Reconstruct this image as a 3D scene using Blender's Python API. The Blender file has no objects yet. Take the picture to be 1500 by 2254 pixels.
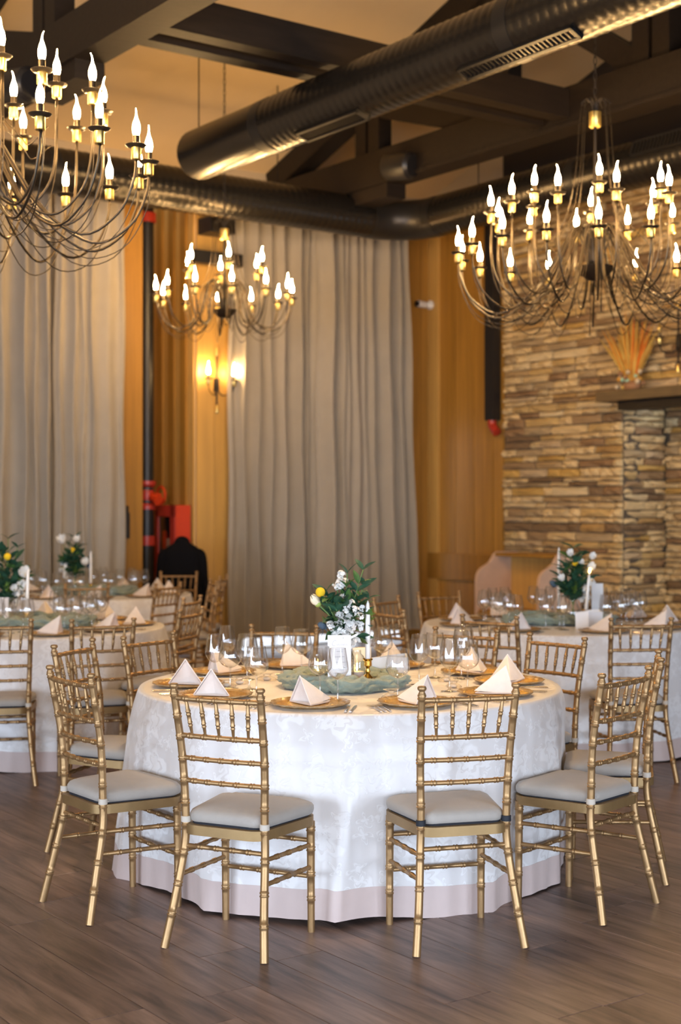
import bpy, math, random
from mathutils import Vector, Matrix, noise

# ------------------------------------------------------------------ scene / camera / light
S = bpy.context.scene
COL = S.collection
F, CX, HY, CAMH = 3125.0, 750.0, 1117.0, 1.53      # focal length in px, centre column, horizon row, eye height
cam = bpy.data.cameras.new('camera'); camo = bpy.data.objects.new('camera', cam); COL.objects.link(camo)
camo.location = (0, 0, CAMH); camo.rotation_euler = (math.pi/2, 0, 0)
cam.sensor_fit = 'VERTICAL'; cam.sensor_height = 36.0; cam.lens = 36.0*F/2254.0
cam.shift_y = -(1127.0-HY)/2254.0
cam.clip_end = 100
cam.dof.use_dof = True; cam.dof.focus_distance = 5.15; cam.dof.aperture_fstop = 2.6
S.camera = camo
S.view_settings.view_transform = 'Standard'
S.view_settings.look = 'None'
S.view_settings.exposure = 0.34
S.view_settings.gamma = 1.0
S.view_settings.use_curve_mapping = False
S.cycles.transparent_max_bounces = 20
S.cycles.max_bounces = 5
S.cycles.adaptive_threshold = 0.05
S.cycles.adaptive_min_samples = 16
S.cycles.diffuse_bounces = 3
S.cycles.glossy_bounces = 3
S.cycles.sample_clamp_indirect = 6.0
A36 = math.radians(36); C36, S36 = math.cos(A36), math.sin(A36)     # the room is turned 36 degrees to the camera
W = bpy.data.worlds.new('world'); S.world = W; W.use_nodes = True
W.node_tree.nodes['Background'].inputs[0].default_value = (0.80, 0.88, 1.0, 1)
W.node_tree.nodes['Background'].inputs[1].default_value = 2.2

def uv(u, v, h=0.0):
    return Vector((C36*u - S36*v, S36*u + C36*v, h))

DAY = (0.66, 0.80, 1.0)
def area(name, loc, rz, sx, sy, power, col):
    l = bpy.data.lights.new(name, 'AREA'); l.shape = 'RECTANGLE'; l.size = sx; l.size_y = sy
    l.energy = power; l.color = col
    o = bpy.data.objects.new(name, l); COL.objects.link(o)
    o.location = loc; o.rotation_euler = (math.pi/2, 0, rz)     # shines along local -Z -> horizontal
    return o
# daylight through the windows behind the camera: one soft lamp outside every window
U0, U1, V0, V1 = -6.0, 10.667, -4.6, 12.94
WIN_LEFT = [(-2.9, 1.9), (-0.4, 1.9), (2.1, 1.9), (4.6, 1.9)]       # (v centre, width) in the wall u = U0
WIN_FRONT = [(-4.0, 2.0), (-1.2, 2.0), (1.6, 2.0), (4.4, 2.0)]        # (u centre, width) in the wall v = V0
WIN_H0, WIN_H1 = 0.25, 2.65
P_LEFT, P_FRONT = 215.0, 250.0
for vc, w in WIN_LEFT:
    area('daylight', uv(U0-0.25, vc, (WIN_H0+WIN_H1)/2), A36 - math.pi/2, w, WIN_H1-WIN_H0, P_LEFT, DAY)
for uc, w in WIN_FRONT:
    area('daylight', uv(uc, V0-0.25, (WIN_H0+WIN_H1)/2), A36, w, WIN_H1-WIN_H0, P_FRONT, DAY)
SPOT_W = 360.0
BULB_POWER = 225.0          # emission strength of every candle bulb

# ------------------------------------------------------------------ materials
def nt(name):
    m = bpy.data.materials.new(name); m.use_nodes = True
    return m, m.node_tree.nodes, m.node_tree.links, m.node_tree.nodes['Principled BSDF']
def mat(name, col, rough=0.5, metal=0.0, spec=None, sheen=0.0, var=0.0, scale=6.0, stretch=None, bump=0.0, bscale=40.0,
        rnd=None, emit=None, estr=0.0, trans=0.0, coat=0.0, bstretch=None):
    m, N, L, B = nt(name)
    B.inputs['Base Color'].default_value = (*col, 1); B.inputs['Roughness'].default_value = rough
    B.inputs['Metallic'].default_value = metal
    if spec is not None: B.inputs['Specular IOR Level'].default_value = spec
    if sheen: B.inputs['Sheen Weight'].default_value = sheen
    if coat: B.inputs['Coat Weight'].default_value = coat; B.inputs['Coat Roughness'].default_value = 0.25
    if emit: B.inputs['Emission Color'].default_value = (*emit, 1); B.inputs['Emission Strength'].default_value = estr
    tc = N.new('ShaderNodeTexCoord'); src = tc.outputs['Object']
    oi = N.new('ShaderNodeObjectInfo')
    addv = N.new('ShaderNodeVectorMath'); addv.operation = 'MULTIPLY_ADD'
    addv.inputs[1].default_value = (37.0, 53.0, 71.0)
    L.new(oi.outputs['Random'], addv.inputs[0]); L.new(src, addv.inputs[2])
    def mapped(st):
        mp = N.new('ShaderNodeMapping'); mp.inputs['Scale'].default_value = st or (1, 1, 1)
        L.new(addv.outputs[0], mp.inputs['Vector']); return mp.outputs[0]
    out = None
    if rnd:
        cr = N.new('ShaderNodeValToRGB'); cr.color_ramp.interpolation = 'CONSTANT' if len(rnd) > 4 else 'LINEAR'
        els = cr.color_ramp.elements
        while len(els) < len(rnd): els.new(0.5)
        for i, c in enumerate(rnd):
            els[i].position = i/(len(rnd) if len(rnd) > 4 else max(1, len(rnd)-1)); els[i].color = (*c, 1)
        L.new(oi.outputs['Random'], cr.inputs[0]); out = cr.outputs[0]
    if var:
        nz = N.new('ShaderNodeTexNoise'); nz.inputs['Scale'].default_value = scale; nz.inputs['Detail'].default_value = 5
        nz.inputs['Roughness'].default_value = 0.6
        L.new(mapped(stretch), nz.inputs['Vector'])
        mr = N.new('ShaderNodeMapRange'); mr.inputs[1].default_value = 0.25; mr.inputs[2].default_value = 0.75
        mr.inputs[3].default_value = 1-var; mr.inputs[4].default_value = 1+var
        L.new(nz.outputs['Fac'], mr.inputs[0])
        hs = N.new('ShaderNodeHueSaturation'); L.new(mr.outputs[0], hs.inputs['Value'])
        if out: L.new(out, hs.inputs['Color'])
        else: hs.inputs['Color'].default_value = (*col, 1)
        out = hs.outputs[0]
    if out: L.new(out, B.inputs['Base Color'])
    if bump:
        nb = N.new('ShaderNodeTexNoise'); nb.inputs['Scale'].default_value = bscale; nb.inputs['Detail'].default_value = 3
        L.new(mapped(bstretch), nb.inputs['Vector'])
        bp = N.new('ShaderNodeBump'); bp.inputs['Strength'].default_value = bump; bp.inputs['Distance'].default_value = 0.01
        L.new(nb.outputs['Fac'], bp.inputs['Height']); L.new(bp.outputs[0], B.inputs['Normal'])
    return m
def thin_glass(name, tint=(0.97, 0.975, 0.98), ior=1.5, rough=0.0, edge=0.45):
    m, N, L, B = nt(name); N.remove(B)
    lw = N.new('ShaderNodeLayerWeight'); lw.inputs[0].default_value = 0.5
    pw = N.new('ShaderNodeMath'); pw.operation = 'POWER'; pw.inputs[1].default_value = 3.0; L.new(lw.outputs['Facing'], pw.inputs[0])
    f0 = ((ior-1)/(ior+1))**2*3.2
    fr = N.new('ShaderNodeMath'); fr.operation = 'MULTIPLY_ADD'; fr.inputs[1].default_value = 0.92-f0; fr.inputs[2].default_value = f0; L.new(pw.outputs[0], fr.inputs[0])
    tr = N.new('ShaderNodeBsdfTransparent')
    p2 = N.new('ShaderNodeMath'); p2.operation = 'POWER'; p2.inputs[1].default_value = 2.2; L.new(lw.outputs['Facing'], p2.inputs[0])
    tm = N.new('ShaderNodeMixRGB'); tm.inputs[1].default_value = (*tint, 1); tm.inputs[2].default_value = (*[c*edge for c in tint], 1)
    L.new(p2.outputs[0], tm.inputs[0]); L.new(tm.outputs[0], tr.inputs[0])
    gl = N.new('ShaderNodeBsdfGlossy'); gl.inputs['Roughness'].default_value = rough
    gl.inputs[0].default_value = (1, 1, 1, 1)
    mx = N.new('ShaderNodeMixShader'); L.new(fr.outputs[0], mx.inputs[0]); L.new(tr.outputs[0], mx.inputs[1]); L.new(gl.outputs[0], mx.inputs[2])
    L.new(mx.outputs[0], N['Material Output'].inputs[0])
    return m
def emis(name, col, strength):
    m, N, L, B = nt(name); N.remove(B)
    e = N.new('ShaderNodeEmission'); e.inputs[0].default_value = (*col, 1); e.inputs[1].default_value = strength
    L.new(e.outputs[0], N['Material Output'].inputs[0]); return m

M = {}
M['gold_paint'] = mat('gold_paint', (0.39, 0.235, 0.105), 0.40, 0.68, var=0.12, scale=18)
M['gold_frame'] = mat('gold_frame', (0.33, 0.21, 0.09), 0.45, 0.6, var=0.14, scale=9, stretch=(1, 1, 1))
M['cushion'] = mat('cushion', (0.37, 0.33, 0.29), 0.85, sheen=0.2, var=0.05, scale=12, bump=0.15, bscale=420)
M['cushion_under'] = mat('cushion_under', (0.015, 0.015, 0.02), 0.9)
M['strap_white'] = mat('strap_white', (0.55, 0.48, 0.40), 0.8)
M['strap_black'] = mat('strap_black', (0.012, 0.014, 0.02), 0.7)
M['white_plain'] = mat('white_plain', (0.75, 0.74, 0.72), 0.6)
M['napkin'] = mat('napkin', (0.83, 0.74, 0.68), 0.7, sheen=0.3, var=0.05, scale=30, bump=0.08, bscale=200)
M['hem'] = mat('hem', (0.60, 0.47, 0.43), 0.5, sheen=0.2, var=0.05, scale=5)
M['glass'] = thin_glass('glass')
M['pane'] = thin_glass('pane', (0.98, 0.98, 0.98), 1.3)
M['charger_glass'] = mat('charger_glass', (0.40, 0.27, 0.14), 0.10, 0.25, bump=0.7, bscale=70)
M['silver'] = mat('silver', (0.72, 0.68, 0.66), 0.16, 1.0)
M['brass'] = mat('brass', (0.72, 0.44, 0.09), 0.18, 1.0)
M['wax'] = mat('wax', (0.85, 0.82, 0.78), 0.4)
M['paper'] = mat('paper', (0.86, 0.84, 0.84), 0.6)
M['ink'] = mat('ink', (0.30, 0.29, 0.33), 0.7)
M['tulle'] = thin_glass('tulle', (0.93, 0.90, 0.88), 1.18, 0.6)
M['sage'] = mat('sage', (0.25, 0.30, 0.245), 0.85, sheen=0.3, var=0.14, scale=10, bump=0.5, bscale=60)
M['bark'] = mat('bark', (0.30, 0.15, 0.07), 0.8, var=0.2, scale=20)
M['leaf_dark'] = mat('leaf_dark', (0.028, 0.085, 0.045), 0.45, var=0.35, scale=8)
M['leaf_mid'] = mat('leaf_mid', (0.055, 0.13, 0.03), 0.5, var=0.3, scale=8)
M['leaf_light'] = mat('leaf_light', (0.17, 0.27, 0.04), 0.6, var=0.3, scale=14)
M['stem'] = mat('stem', (0.12, 0.19, 0.05), 0.6)
M['petal'] = mat('petal', (0.86, 0.84, 0.80), 0.6, sheen=0.2)
M['rose'] = mat('rose', (0.86, 0.77, 0.55), 0.6)
M['sepal'] = mat('sepal', (0.36, 0.44, 0.10), 0.6)
M['yellow'] = mat('yellow', (0.80, 0.52, 0.01), 0.8, bump=0.3, bscale=130)
M['thistle'] = mat('thistle', (0.055, 0.085, 0.12), 0.7)
M['black_iron'] = mat('black_iron', (0.028, 0.022, 0.018), 0.45, 0.6)
M['arm_metal'] = mat('arm_metal', (0.075, 0.058, 0.040), 0.32, 0.85)
M['brass_cup'] = mat('brass_cup', (0.70, 0.50, 0.16), 0.3, 0.9)
M['pan'] = mat('pan', (0.06, 0.05, 0.04), 0.3, 0.7)
M['bulb'] = emis('bulb', (1.0, 0.62, 0.25), BULB_POWER)
M['flame'] = emis('flame', (1.0, 0.62, 0.18), 14.0)
M['candle_glow'] = mat('candle_glow', (0.85, 0.70, 0.48), 0.6, emit=(1.0, 0.62, 0.25), estr=0.22)
M['duct'] = mat('duct', (0.060, 0.054, 0.048), 0.27, 0.85, var=0.1, scale=3)
M['duct_plain'] = mat('duct_plain', (0.035, 0.032, 0.03), 0.38, 0.6)
M['timber'] = mat('timber', (0.014, 0.009, 0.006), 0.55, spec=0.3, var=0.35, scale=5, stretch=(0.6, 6, 6), bump=0.1, bscale=30)
M['ceiling'] = mat('ceiling', (0.66, 0.49, 0.28), 0.85, var=0.06, scale=1.2, bump=0.1, bscale=160)
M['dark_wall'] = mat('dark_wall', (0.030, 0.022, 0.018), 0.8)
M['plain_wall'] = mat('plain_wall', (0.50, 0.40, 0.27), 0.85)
M['side_wall'] = mat('side_wall', (0.45, 0.38, 0.30), 0.85)
M['pine'] = mat('pine', (0.38, 0.18, 0.03), 0.5, var=0.25, scale=2.2, stretch=(7, 7, 0.35), rnd=[(0.30, 0.140, 0.018), (0.38, 0.182, 0.028)])
M['pine_light'] = mat('pine_light', (0.60, 0.35, 0.13), 0.5, var=0.14, scale=2.0, stretch=(7, 7, 0.4), rnd=[(0.52, 0.29, 0.070), (0.58, 0.335, 0.09)])
M['pine_pale'] = mat('pine_pale', (0.62, 0.42, 0.30), 0.5, var=0.1, scale=2.0, stretch=(3, 3, 3))
M['curtain'] = mat('curtain', (0.34, 0.295, 0.235), 0.92, sheen=0.15, var=0.05, scale=4, bump=0.12, bscale=300)
M['red_paint'] = mat('red_paint', (0.58, 0.045, 0.008), 0.4)
M['red_dark'] = mat('red_dark', (0.40, 0.03, 0.015), 0.35)
M['black_plastic'] = mat('black_plastic', (0.012, 0.011, 0.012), 0.4)
M['white_plastic'] = mat('white_plastic', (0.75, 0.73, 0.70), 0.35)
M['black_cloth'] = mat('black_cloth', (0.0045, 0.004, 0.005), 0.95, spec=0.15, bump=0.1, bscale=200)
M['mantel'] = mat('mantel', (0.12, 0.075, 0.03), 0.6, var=0.25, scale=4, stretch=(6, 1, 6))
M['dried'] = mat('dried', (0.52, 0.31, 0.055), 0.9, rnd=[(0.56, 0.36, 0.08), (0.50, 0.30, 0.06), (0.62, 0.26, 0.03)], var=0.2)
M['dried_orange'] = mat('dried_orange', (0.60, 0.16, 0.015), 0.9)
M['dried_pale'] = mat('dried_pale', (0.58, 0.45, 0.28), 0.9)
M['mint'] = mat('mint', (0.36, 0.55, 0.38), 0.8)
M['mortar'] = mat('mortar', (0.10, 0.075, 0.05), 0.95)
STONES = [(0.52, 0.35, 0.14), (0.60, 0.43, 0.21), (0.42, 0.25, 0.085), (0.33, 0.21, 0.10), (0.56, 0.37, 0.14), (0.22, 0.135, 0.065),
          (0.64, 0.49, 0.27), (0.44, 0.29, 0.13), (0.41, 0.29, 0.15), (0.54, 0.33, 0.09), (0.30, 0.175, 0.08), (0.50, 0.36, 0.20)]
M['stone'] = mat('stone', (0.4, 0.3, 0.2), 0.85, rnd=STONES, var=0.28, scale=5, stretch=(1, 1, 2.5), bump=0.6, bscale=18)
M['frame_white'] = mat('frame_white', (0.6, 0.58, 0.55), 0.5)

def floor_mat():
    m, N, L, B = nt('floor_plank')
    tc = N.new('ShaderNodeTexCoord'); oi = N.new('ShaderNodeObjectInfo')
    ad = N.new('ShaderNodeVectorMath'); ad.operation = 'MULTIPLY_ADD'; ad.inputs[1].default_value = (31, 57, 11)
    L.new(oi.outputs['Random'], ad.inputs[0]); L.new(tc.outputs['Object'], ad.inputs[2])
    mp = N.new('ShaderNodeMapping'); mp.inputs['Scale'].default_value = (9, 0.9, 9); L.new(ad.outputs[0], mp.inputs[0])
    n1 = N.new('ShaderNodeTexNoise'); n1.inputs['Scale'].default_value = 2.2; n1.inputs['Detail'].default_value = 8; n1.inputs['Roughness'].default_value = 0.62
    n1.inputs['Distortion'].default_value = 0.4
    L.new(mp.outputs[0], n1.inputs['Vector'])
    cr = N.new('ShaderNodeValToRGB'); e = cr.color_ramp.elements
    e[0].position = 0.30; e[0].color = (0.062, 0.041, 0.035, 1); e[1].position = 0.72; e[1].color = (0.30, 0.200, 0.160, 1)
    x = e.new(0.5); x.color = (0.175, 0.115, 0.093, 1)
    L.new(n1.outputs['Fac'], cr.inputs[0])
    hs = N.new('ShaderNodeHueSaturation'); mr = N.new('ShaderNodeMapRange'); mr.inputs[3].default_value = 0.82; mr.inputs[4].default_value = 1.16
    L.new(oi.outputs['Random'], mr.inputs[0]); L.new(mr.outputs[0], hs.inputs['Value']); L.new(cr.outputs[0], hs.inputs['Color'])
    L.new(hs.outputs[0], B.inputs['Base Color'])
    B.inputs['Roughness'].default_value = 0.38
    bp = N.new('ShaderNodeBump'); bp.inputs['Strength'].default_value = 0.12; bp.inputs['Distance'].default_value = 0.004
    L.new(n1.outputs['Fac'], bp.inputs['Height']); L.new(bp.outputs[0], B.inputs['Normal'])
    return m
M['plank'] = floor_mat()
M['subfloor'] = mat('subfloor', (0.05, 0.035, 0.03), 0.8)

def damask():
    m, N, L, B = nt('damask')
    tc = N.new('ShaderNodeTexCoord')
    mp = N.new('ShaderNodeMapping'); mp.inputs['Scale'].default_value = (1, 1, 1); L.new(tc.outputs['UV'], mp.inputs[0])
    nz = N.new('ShaderNodeTexNoise'); nz.inputs['Scale'].default_value = 13; nz.inputs['Detail'].default_value = 2; L.new(mp.outputs[0], nz.inputs['Vector'])
    ad = N.new('ShaderNodeMixRGB'); ad.blend_type = 'ADD'; ad.inputs[0].default_value = 0.075
    L.new(mp.outputs[0], ad.inputs[1]); L.new(nz.outputs['Color'], ad.inputs[2])
    def mth(op, a, b=None, c=None):
        n = N.new('ShaderNodeMath'); n.operation = op
        for i_, q in enumerate((a, b, c)):
            if q is None: continue
            if hasattr(q, 'is_linked') or hasattr(q, 'links'): L.new(q, n.inputs[i_])
            else: n.inputs[i_].default_value = q
        return n.outputs[0]
    def motif(scale, petals, a, b, rings):
        vo = N.new('ShaderNodeTexVoronoi'); vo.voronoi_dimensions = '2D'; vo.inputs['Scale'].default_value = scale; vo.inputs['Randomness'].default_value = 0.75
        L.new(ad.outputs[0], vo.inputs['Vector'])
        df = N.new('ShaderNodeVectorMath'); df.operation = 'SUBTRACT'; L.new(ad.outputs[0], df.inputs[0]); L.new(vo.outputs['Position'], df.inputs[1])
        sp = N.new('ShaderNodeSeparateXYZ'); L.new(df.outputs[0], sp.inputs[0])
        rr = mth('MULTIPLY', mth('SQRT', mth('ADD', mth('MULTIPLY', sp.outputs[0], sp.outputs[0]), mth('MULTIPLY', sp.outputs[1], sp.outputs[1]))), scale)
        th = mth('ARCTAN2', sp.outputs[1], sp.outputs[0])
        sc = N.new('ShaderNodeSeparateXYZ'); L.new(vo.outputs['Color'], sc.inputs[0])
        th = mth('MULTIPLY_ADD', sc.outputs[0], 6.28, th)
        lim = mth('MULTIPLY_ADD', mth('COSINE', mth('MULTIPLY', th, petals)), b, a)
        k = N.new('ShaderNodeMapRange'); k.inputs[1].default_value = -0.03; k.inputs[2].default_value = 0.03; L.new(mth('SUBTRACT', lim, rr), k.inputs[0])
        if rings:
            w = N.new('ShaderNodeMapRange'); w.inputs[1].default_value = -0.75; w.inputs[2].default_value = -0.55
            L.new(mth('SINE', mth('MULTIPLY', mth('DIVIDE', rr, lim), rings)), w.inputs[0]); return mth('MULTIPLY', k.outputs[0], w.outputs[0])
        return k.outputs[0]
    mr = N.new('ShaderNodeMath'); mr.operation = 'MAXIMUM'
    L.new(motif(5.0, 5.0, 0.30, 0.09, 9.0), mr.inputs[0]); L.new(motif(11.0, 4.0, 0.24, 0.14, 7.0), mr.inputs[1])
    cm = N.new('ShaderNodeMixRGB'); cm.inputs[1].default_value = (0.715, 0.675, 0.655, 1); cm.inputs[2].default_value = (0.80, 0.77, 0.755, 1)
    L.new(mr.outputs[0], cm.inputs[0]); L.new(cm.outputs[0], B.inputs['Base Color'])
    rr = N.new('ShaderNodeMapRange'); rr.inputs[3].default_value = 0.30; rr.inputs[4].default_value = 0.62
    L.new(mr.outputs[0], rr.inputs[0]); L.new(rr.outputs[0], B.inputs['Roughness'])
    B.inputs['Sheen Weight'].default_value = 0.25
    bp = N.new('ShaderNodeBump'); bp.inputs['Strength'].default_value = 0.25; bp.inputs['Distance'].default_value = 0.002
    L.new(mr.outputs[0], bp.inputs['Height']); L.new(bp.outputs[0], B.inputs['Normal'])
    return m
M['damask'] = damask()
def hammered_gold():
    m, N, L, B = nt('hammered_gold')
    B.inputs['Base Color'].default_value = (0.78, 0.47, 0.10, 1); B.inputs['Metallic'].default_value = 0.95; B.inputs['Roughness'].default_value = 0.2
    tc = N.new('ShaderNodeTexCoord'); vo = N.new('ShaderNodeTexVoronoi'); vo.inputs['Scale'].default_value = 75
    L.new(tc.outputs['Object'], vo.inputs['Vector'])
    bp = N.new('ShaderNodeBump'); bp.inputs['Strength'].default_value = 0.9; bp.inputs['Distance'].default_value = 0.006
    L.new(vo.outputs['Distance'], bp.inputs['Height']); L.new(bp.outputs[0], B.inputs['Normal'])
    return m
M['hammered_gold'] = hammered_gold()

# ------------------------------------------------------------------ mesh helpers
class MB:
    def __init__(s): s.v = []; s.f = []; s.uvs = None
    def box(s, x0, x1, y0, y1, z0, z1, mtx=None):
        n = len(s.v)
        for x, y, z in ((x0,y0,z0),(x1,y0,z0),(x1,y1,z0),(x0,y1,z0),(x0,y0,z1),(x1,y0,z1),(x1,y1,z1),(x0,y1,z1)):
            p = Vector((x, y, z)); s.v.append(tuple(mtx @ p) if mtx else (x, y, z))
        s.f += [tuple(n+i for i in q) for q in ((0,3,2,1),(4,5,6,7),(0,1,5,4),(1,2,6,5),(2,3,7,6),(3,0,4,7))]
        return s
    def bar(s, a, b, w, h, up=(0,0,1)):
        a, b = Vector(a), Vector(b); d = (b-a); L = d.length; d.normalize(); up = Vector(up)
        side = d.cross(up)
        if side.length < 1e-5: side = d.cross(Vector((1,0,0)))
        side.normalize(); u2 = side.cross(d)
        m = Matrix((( *[d.x], side.x, u2.x, a.x), (d.y, side.y, u2.y, a.y), (d.z, side.z, u2.z, a.z), (0,0,0,1)))
        return s.box(0, L, -w/2, w/2, -h/2, h/2, m)
    def sweep(s, pts, rad, seg=8, caps=True, squash=None):
        pts = [Vector(p) for p in pts]; n = len(pts); base = len(s.v)
        if not hasattr(rad, '__len__'): rad = [rad]*n
        ref = None
        for i, p in enumerate(pts):
            t = (pts[min(i+1, n-1)] - pts[max(i-1, 0)])
            if t.length < 1e-9: t = Vector((0,0,1))
            t.normalize()
            if ref is None:
                ref = Vector((0,0,1)) if abs(t.z) < 0.9 else Vector((1,0,0))
            a = (ref - t*ref.dot(t))
            if a.length < 1e-6: a = t.orthogonal()
            a.normalize(); ref = a; b = t.cross(a)
            for k in range(seg):
                th = 2*math.pi*k/seg
                ca, sb = math.cos(th), math.sin(th)
                if squash: ca *= squash[0]; sb *= squash[1]
                s.v.append(tuple(p + (a*ca + b*sb)*rad[i]))
        for i in range(n-1):
            for k in range(seg):
                k2 = (k+1) % seg
                s.f.append((base+i*seg+k, base+i*seg+k2, base+(i+1)*seg+k2, base+(i+1)*seg+k))
        if caps:
            s.f.append(tuple(base+k for k in reversed(range(seg)))); s.f.append(tuple(base+(n-1)*seg+k for k in range(seg)))
        return s
    def lathe(s, prof, seg=24, c=(0,0,0), rf=None):
        base = len(s.v); n = len(prof)
        for r, z in prof:
            for k in range(seg):
                th = 2*math.pi*k/seg; rr = r*(rf(th, r) if rf else 1)
                s.v.append((c[0]+rr*math.cos(th), c[1]+rr*math.sin(th), c[2]+z))
        for i in range(n-1):
            for k in range(seg):
                k2 = (k+1) % seg
                s.f.append((base+i*seg+k, base+i*seg+k2, base+(i+1)*seg+k2, base+(i+1)*seg+k))
        if prof[0][0] > 1e-6: s.f.append(tuple(base+k for k in reversed(range(seg))))
        if prof[-1][0] > 1e-6: s.f.append(tuple(base+(n-1)*seg+k for k in range(seg)))
        return s
    def open_lathe(s, prof, seg=24, c=(0,0,0)):
        base = len(s.v); n = len(prof)
        for r, z in prof:
            for k in range(seg):
                th = 2*math.pi*k/seg; s.v.append((c[0]+r*math.cos(th), c[1]+r*math.sin(th), c[2]+z))
        for i in range(n-1):
            for k in range(seg):
                k2 = (k+1) % seg
                s.f.append((base+i*seg+k, base+i*seg+k2, base+(i+1)*seg+k2, base+(i+1)*seg+k))
        return s
    def ball(s, c, r, seg=10, rings=6, sc=(1,1,1)):
        base = len(s.v)
        for i in range(rings+1):
            ph = math.pi*i/rings
            for k in range(seg):
                th = 2*math.pi*k/seg
                s.v.append((c[0]+r*sc[0]*math.sin(ph)*math.cos(th), c[1]+r*sc[1]*math.sin(ph)*math.sin(th), c[2]+r*sc[2]*math.cos(ph)))
        for i in range(rings):
            for k in range(seg):
                k2 = (k+1) % seg
                s.f.append((base+i*seg+k, base+(i+1)*seg+k, base+(i+1)*seg+k2, base+i*seg+k2))
        return s
    def prism(s, poly, z0, z1, mtx=None):
        n = len(poly); b = len(s.v)
        for z in (z0, z1):
            for x, y in poly:
                p = Vector((x, y, z)); s.v.append(tuple(mtx @ p) if mtx else tuple(p))
        s.f.append(tuple(b+i for i in reversed(range(n)))); s.f.append(tuple(b+n+i for i in range(n)))
        for i in range(n):
            j = (i+1) % n; s.f.append((b+i, b+j, b+n+j, b+n+i))
        return s
    def grid(s, fn, nu, nv, closed_u=False):
        b = len(s.v); cols = nu if closed_u else nu+1
        for j in range(nv+1):
            for i in range(cols):
                s.v.append(tuple(fn(i/nu, j/nv)))
        for j in range(nv):
            for i in range(nu):
                i2 = (i+1) % cols if closed_u else i+1
                s.f.append((b+j*cols+i, b+j*cols+i2, b+(j+1)*cols+i2, b+(j+1)*cols+i))
        return s
    def mesh(s, name, m, smooth=True, sharp=40):
        me = bpy.data.meshes.new(name); me.from_pydata([tuple(v) for v in s.v], [], s.f)
        me.validate(); me.update()
        if m: me.materials.append(M[m] if isinstance(m, str) else m)
        if smooth:
            me.polygons.foreach_set('use_smooth', [True]*len(me.polygons))
            if sharp:
                me.set_sharp_from_angle(angle=math.radians(sharp))
        return me

def obj(name, me, parent=None, loc=None, rot=None, scale=None, mtx=None):
    o = bpy.data.objects.new(name, me); COL.objects.link(o)
    if parent is not None: o.parent = parent
    if mtx is not None: o.matrix_local = mtx
    if loc is not None: o.location = loc
    if rot is not None: o.rotation_euler = rot
    if scale is not None: o.scale = scale if hasattr(scale, '__len__') else (scale,)*3
    return o
def tag(o, label, cat, group=None, kind=None):
    o['label'] = label; o['category'] = cat
    if group: o['group'] = group
    if kind: o['kind'] = kind
    return o
def thing(name, label, cat, loc=(0,0,0), rz=0.0, group=None, kind=None):
    return tag(obj(name, None, None, loc, (0,0,rz)), label, cat, group, kind)
def struct(name, mb, m, label, cat, smooth=False):
    o = obj(name, mb.mesh(name, m, smooth), None, None, (0, 0, A36))
    return tag(o, label, cat, None, 'structure')
def room(name, mb, m, parent=None, smooth=False, sharp=40):      # a mesh in room (u,v,h) coordinates
    o = obj(name, mb.mesh(name, m, smooth, sharp), parent)
    if parent is None: o.rotation_euler = (0, 0, A36)
    return o
def catmull(P, n=8):
    P = [Vector(p) for p in P]; Q = [2*P[0]-P[1]] + P + [2*P[-1]-P[-2]]; out = []
    for i in range(1, len(Q)-2):
        p0, p1, p2, p3 = Q[i-1], Q[i], Q[i+1], Q[i+2]
        for k in range(n):
            t = k/n
            out.append(0.5*((2*p1)+(p2-p0)*t+(2*p0-5*p1+4*p2-p3)*t*t+(3*p1-p0-3*p2+p3)*t**3))
    out.append(P[-1]); return out
def at(x, y, h):            # pixel seen on the horizontal plane of height h
    Z = (CAMH-h)*F/(y-HY); return Vector(((x-CX)/F*Z, Z, h))
def atZ(x, y, Z):
    return Vector(((x-CX)/F*Z, Z, CAMH-(y-HY)/F*Z))
def u_on(x, v):             # u of the point of plane v = const under pixel column x
    t = (x-CX)/F; return v*(S36+t*C36)/(C36-t*S36)
def v_on(x, u):
    t = (x-CX)/F; return u*(C36-t*S36)/(S36+t*C36)
def depth(u, v): return S36*u + C36*v
def h_at(y, u, v): return CAMH-(y-HY)/F*depth(u, v)

# ------------------------------------------------------------------ the room shell
def ceil_h(v):
    return 5.15 + (V1 - v)*0.33 if v > 4.17 else 5.15 + (V1-4.17)*0.33 - (4.17-v)*0.33
# floor: slab and planks that run along v
floor = struct('floor', MB().box(U0, U1+0.9, V0, V1+1.2, -0.10, -0.012), 'subfloor', 'dark brown wood plank floor under the banquet tables', 'floor')
PW, PL = 0.192, 1.285
random.seed(4)
cells = []
iu = 0
u = U0
while u < U1+0.85:
    off = random.random()*PL
    v = V0 - off
    while v < V1+1.1:
        va, vb = max(v, V0), min(v+PL, V1+1.15)
        if vb-va > 0.05: cells.append((u, va, vb))
        v += PL
    u += PW
def plank_mesh(mb, x0, x1, y0, y1):
    g, c = 0.0008, 0.0016
    b = len(mb.v)
    for (i, z) in ((g, -0.012), (g, -c), (g+c, 0.0)):
        mb.v += [(x0+i, y0+i, z), (x1-i, y0+i, z), (x1-i, y1-i, z), (x0+i, y1-i, z)]
    for r in (0, 4):
        for k in range(4):
            k2 = (k+1) % 4; mb.f.append((b+r+k, b+r+k2, b+r+4+k2, b+r+4+k))
    mb.f.append((b+8, b+9, b+10, b+11))
scored = []
for c in cells:
    best = None
    for vv in (c[1]+0.1, (c[1]+c[2])/2, c[2]-0.1):
        w = uv(c[0]+PW/2, vv)
        if w.y < 3.6: continue
        px = CX + w.x/w.y*F
        if -60 < px < 1560: best = w.y if best is None else min(best, w.y)
    scored.append((best if best is not None else 1e9, c))
scored.sort(key=lambda s: s[0])
pl_me = MB(); plank_mesh(pl_me, 0, PW, 0, PL); pl_me = pl_me.mesh('plank', 'plank', False)
rest = MB()
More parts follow.
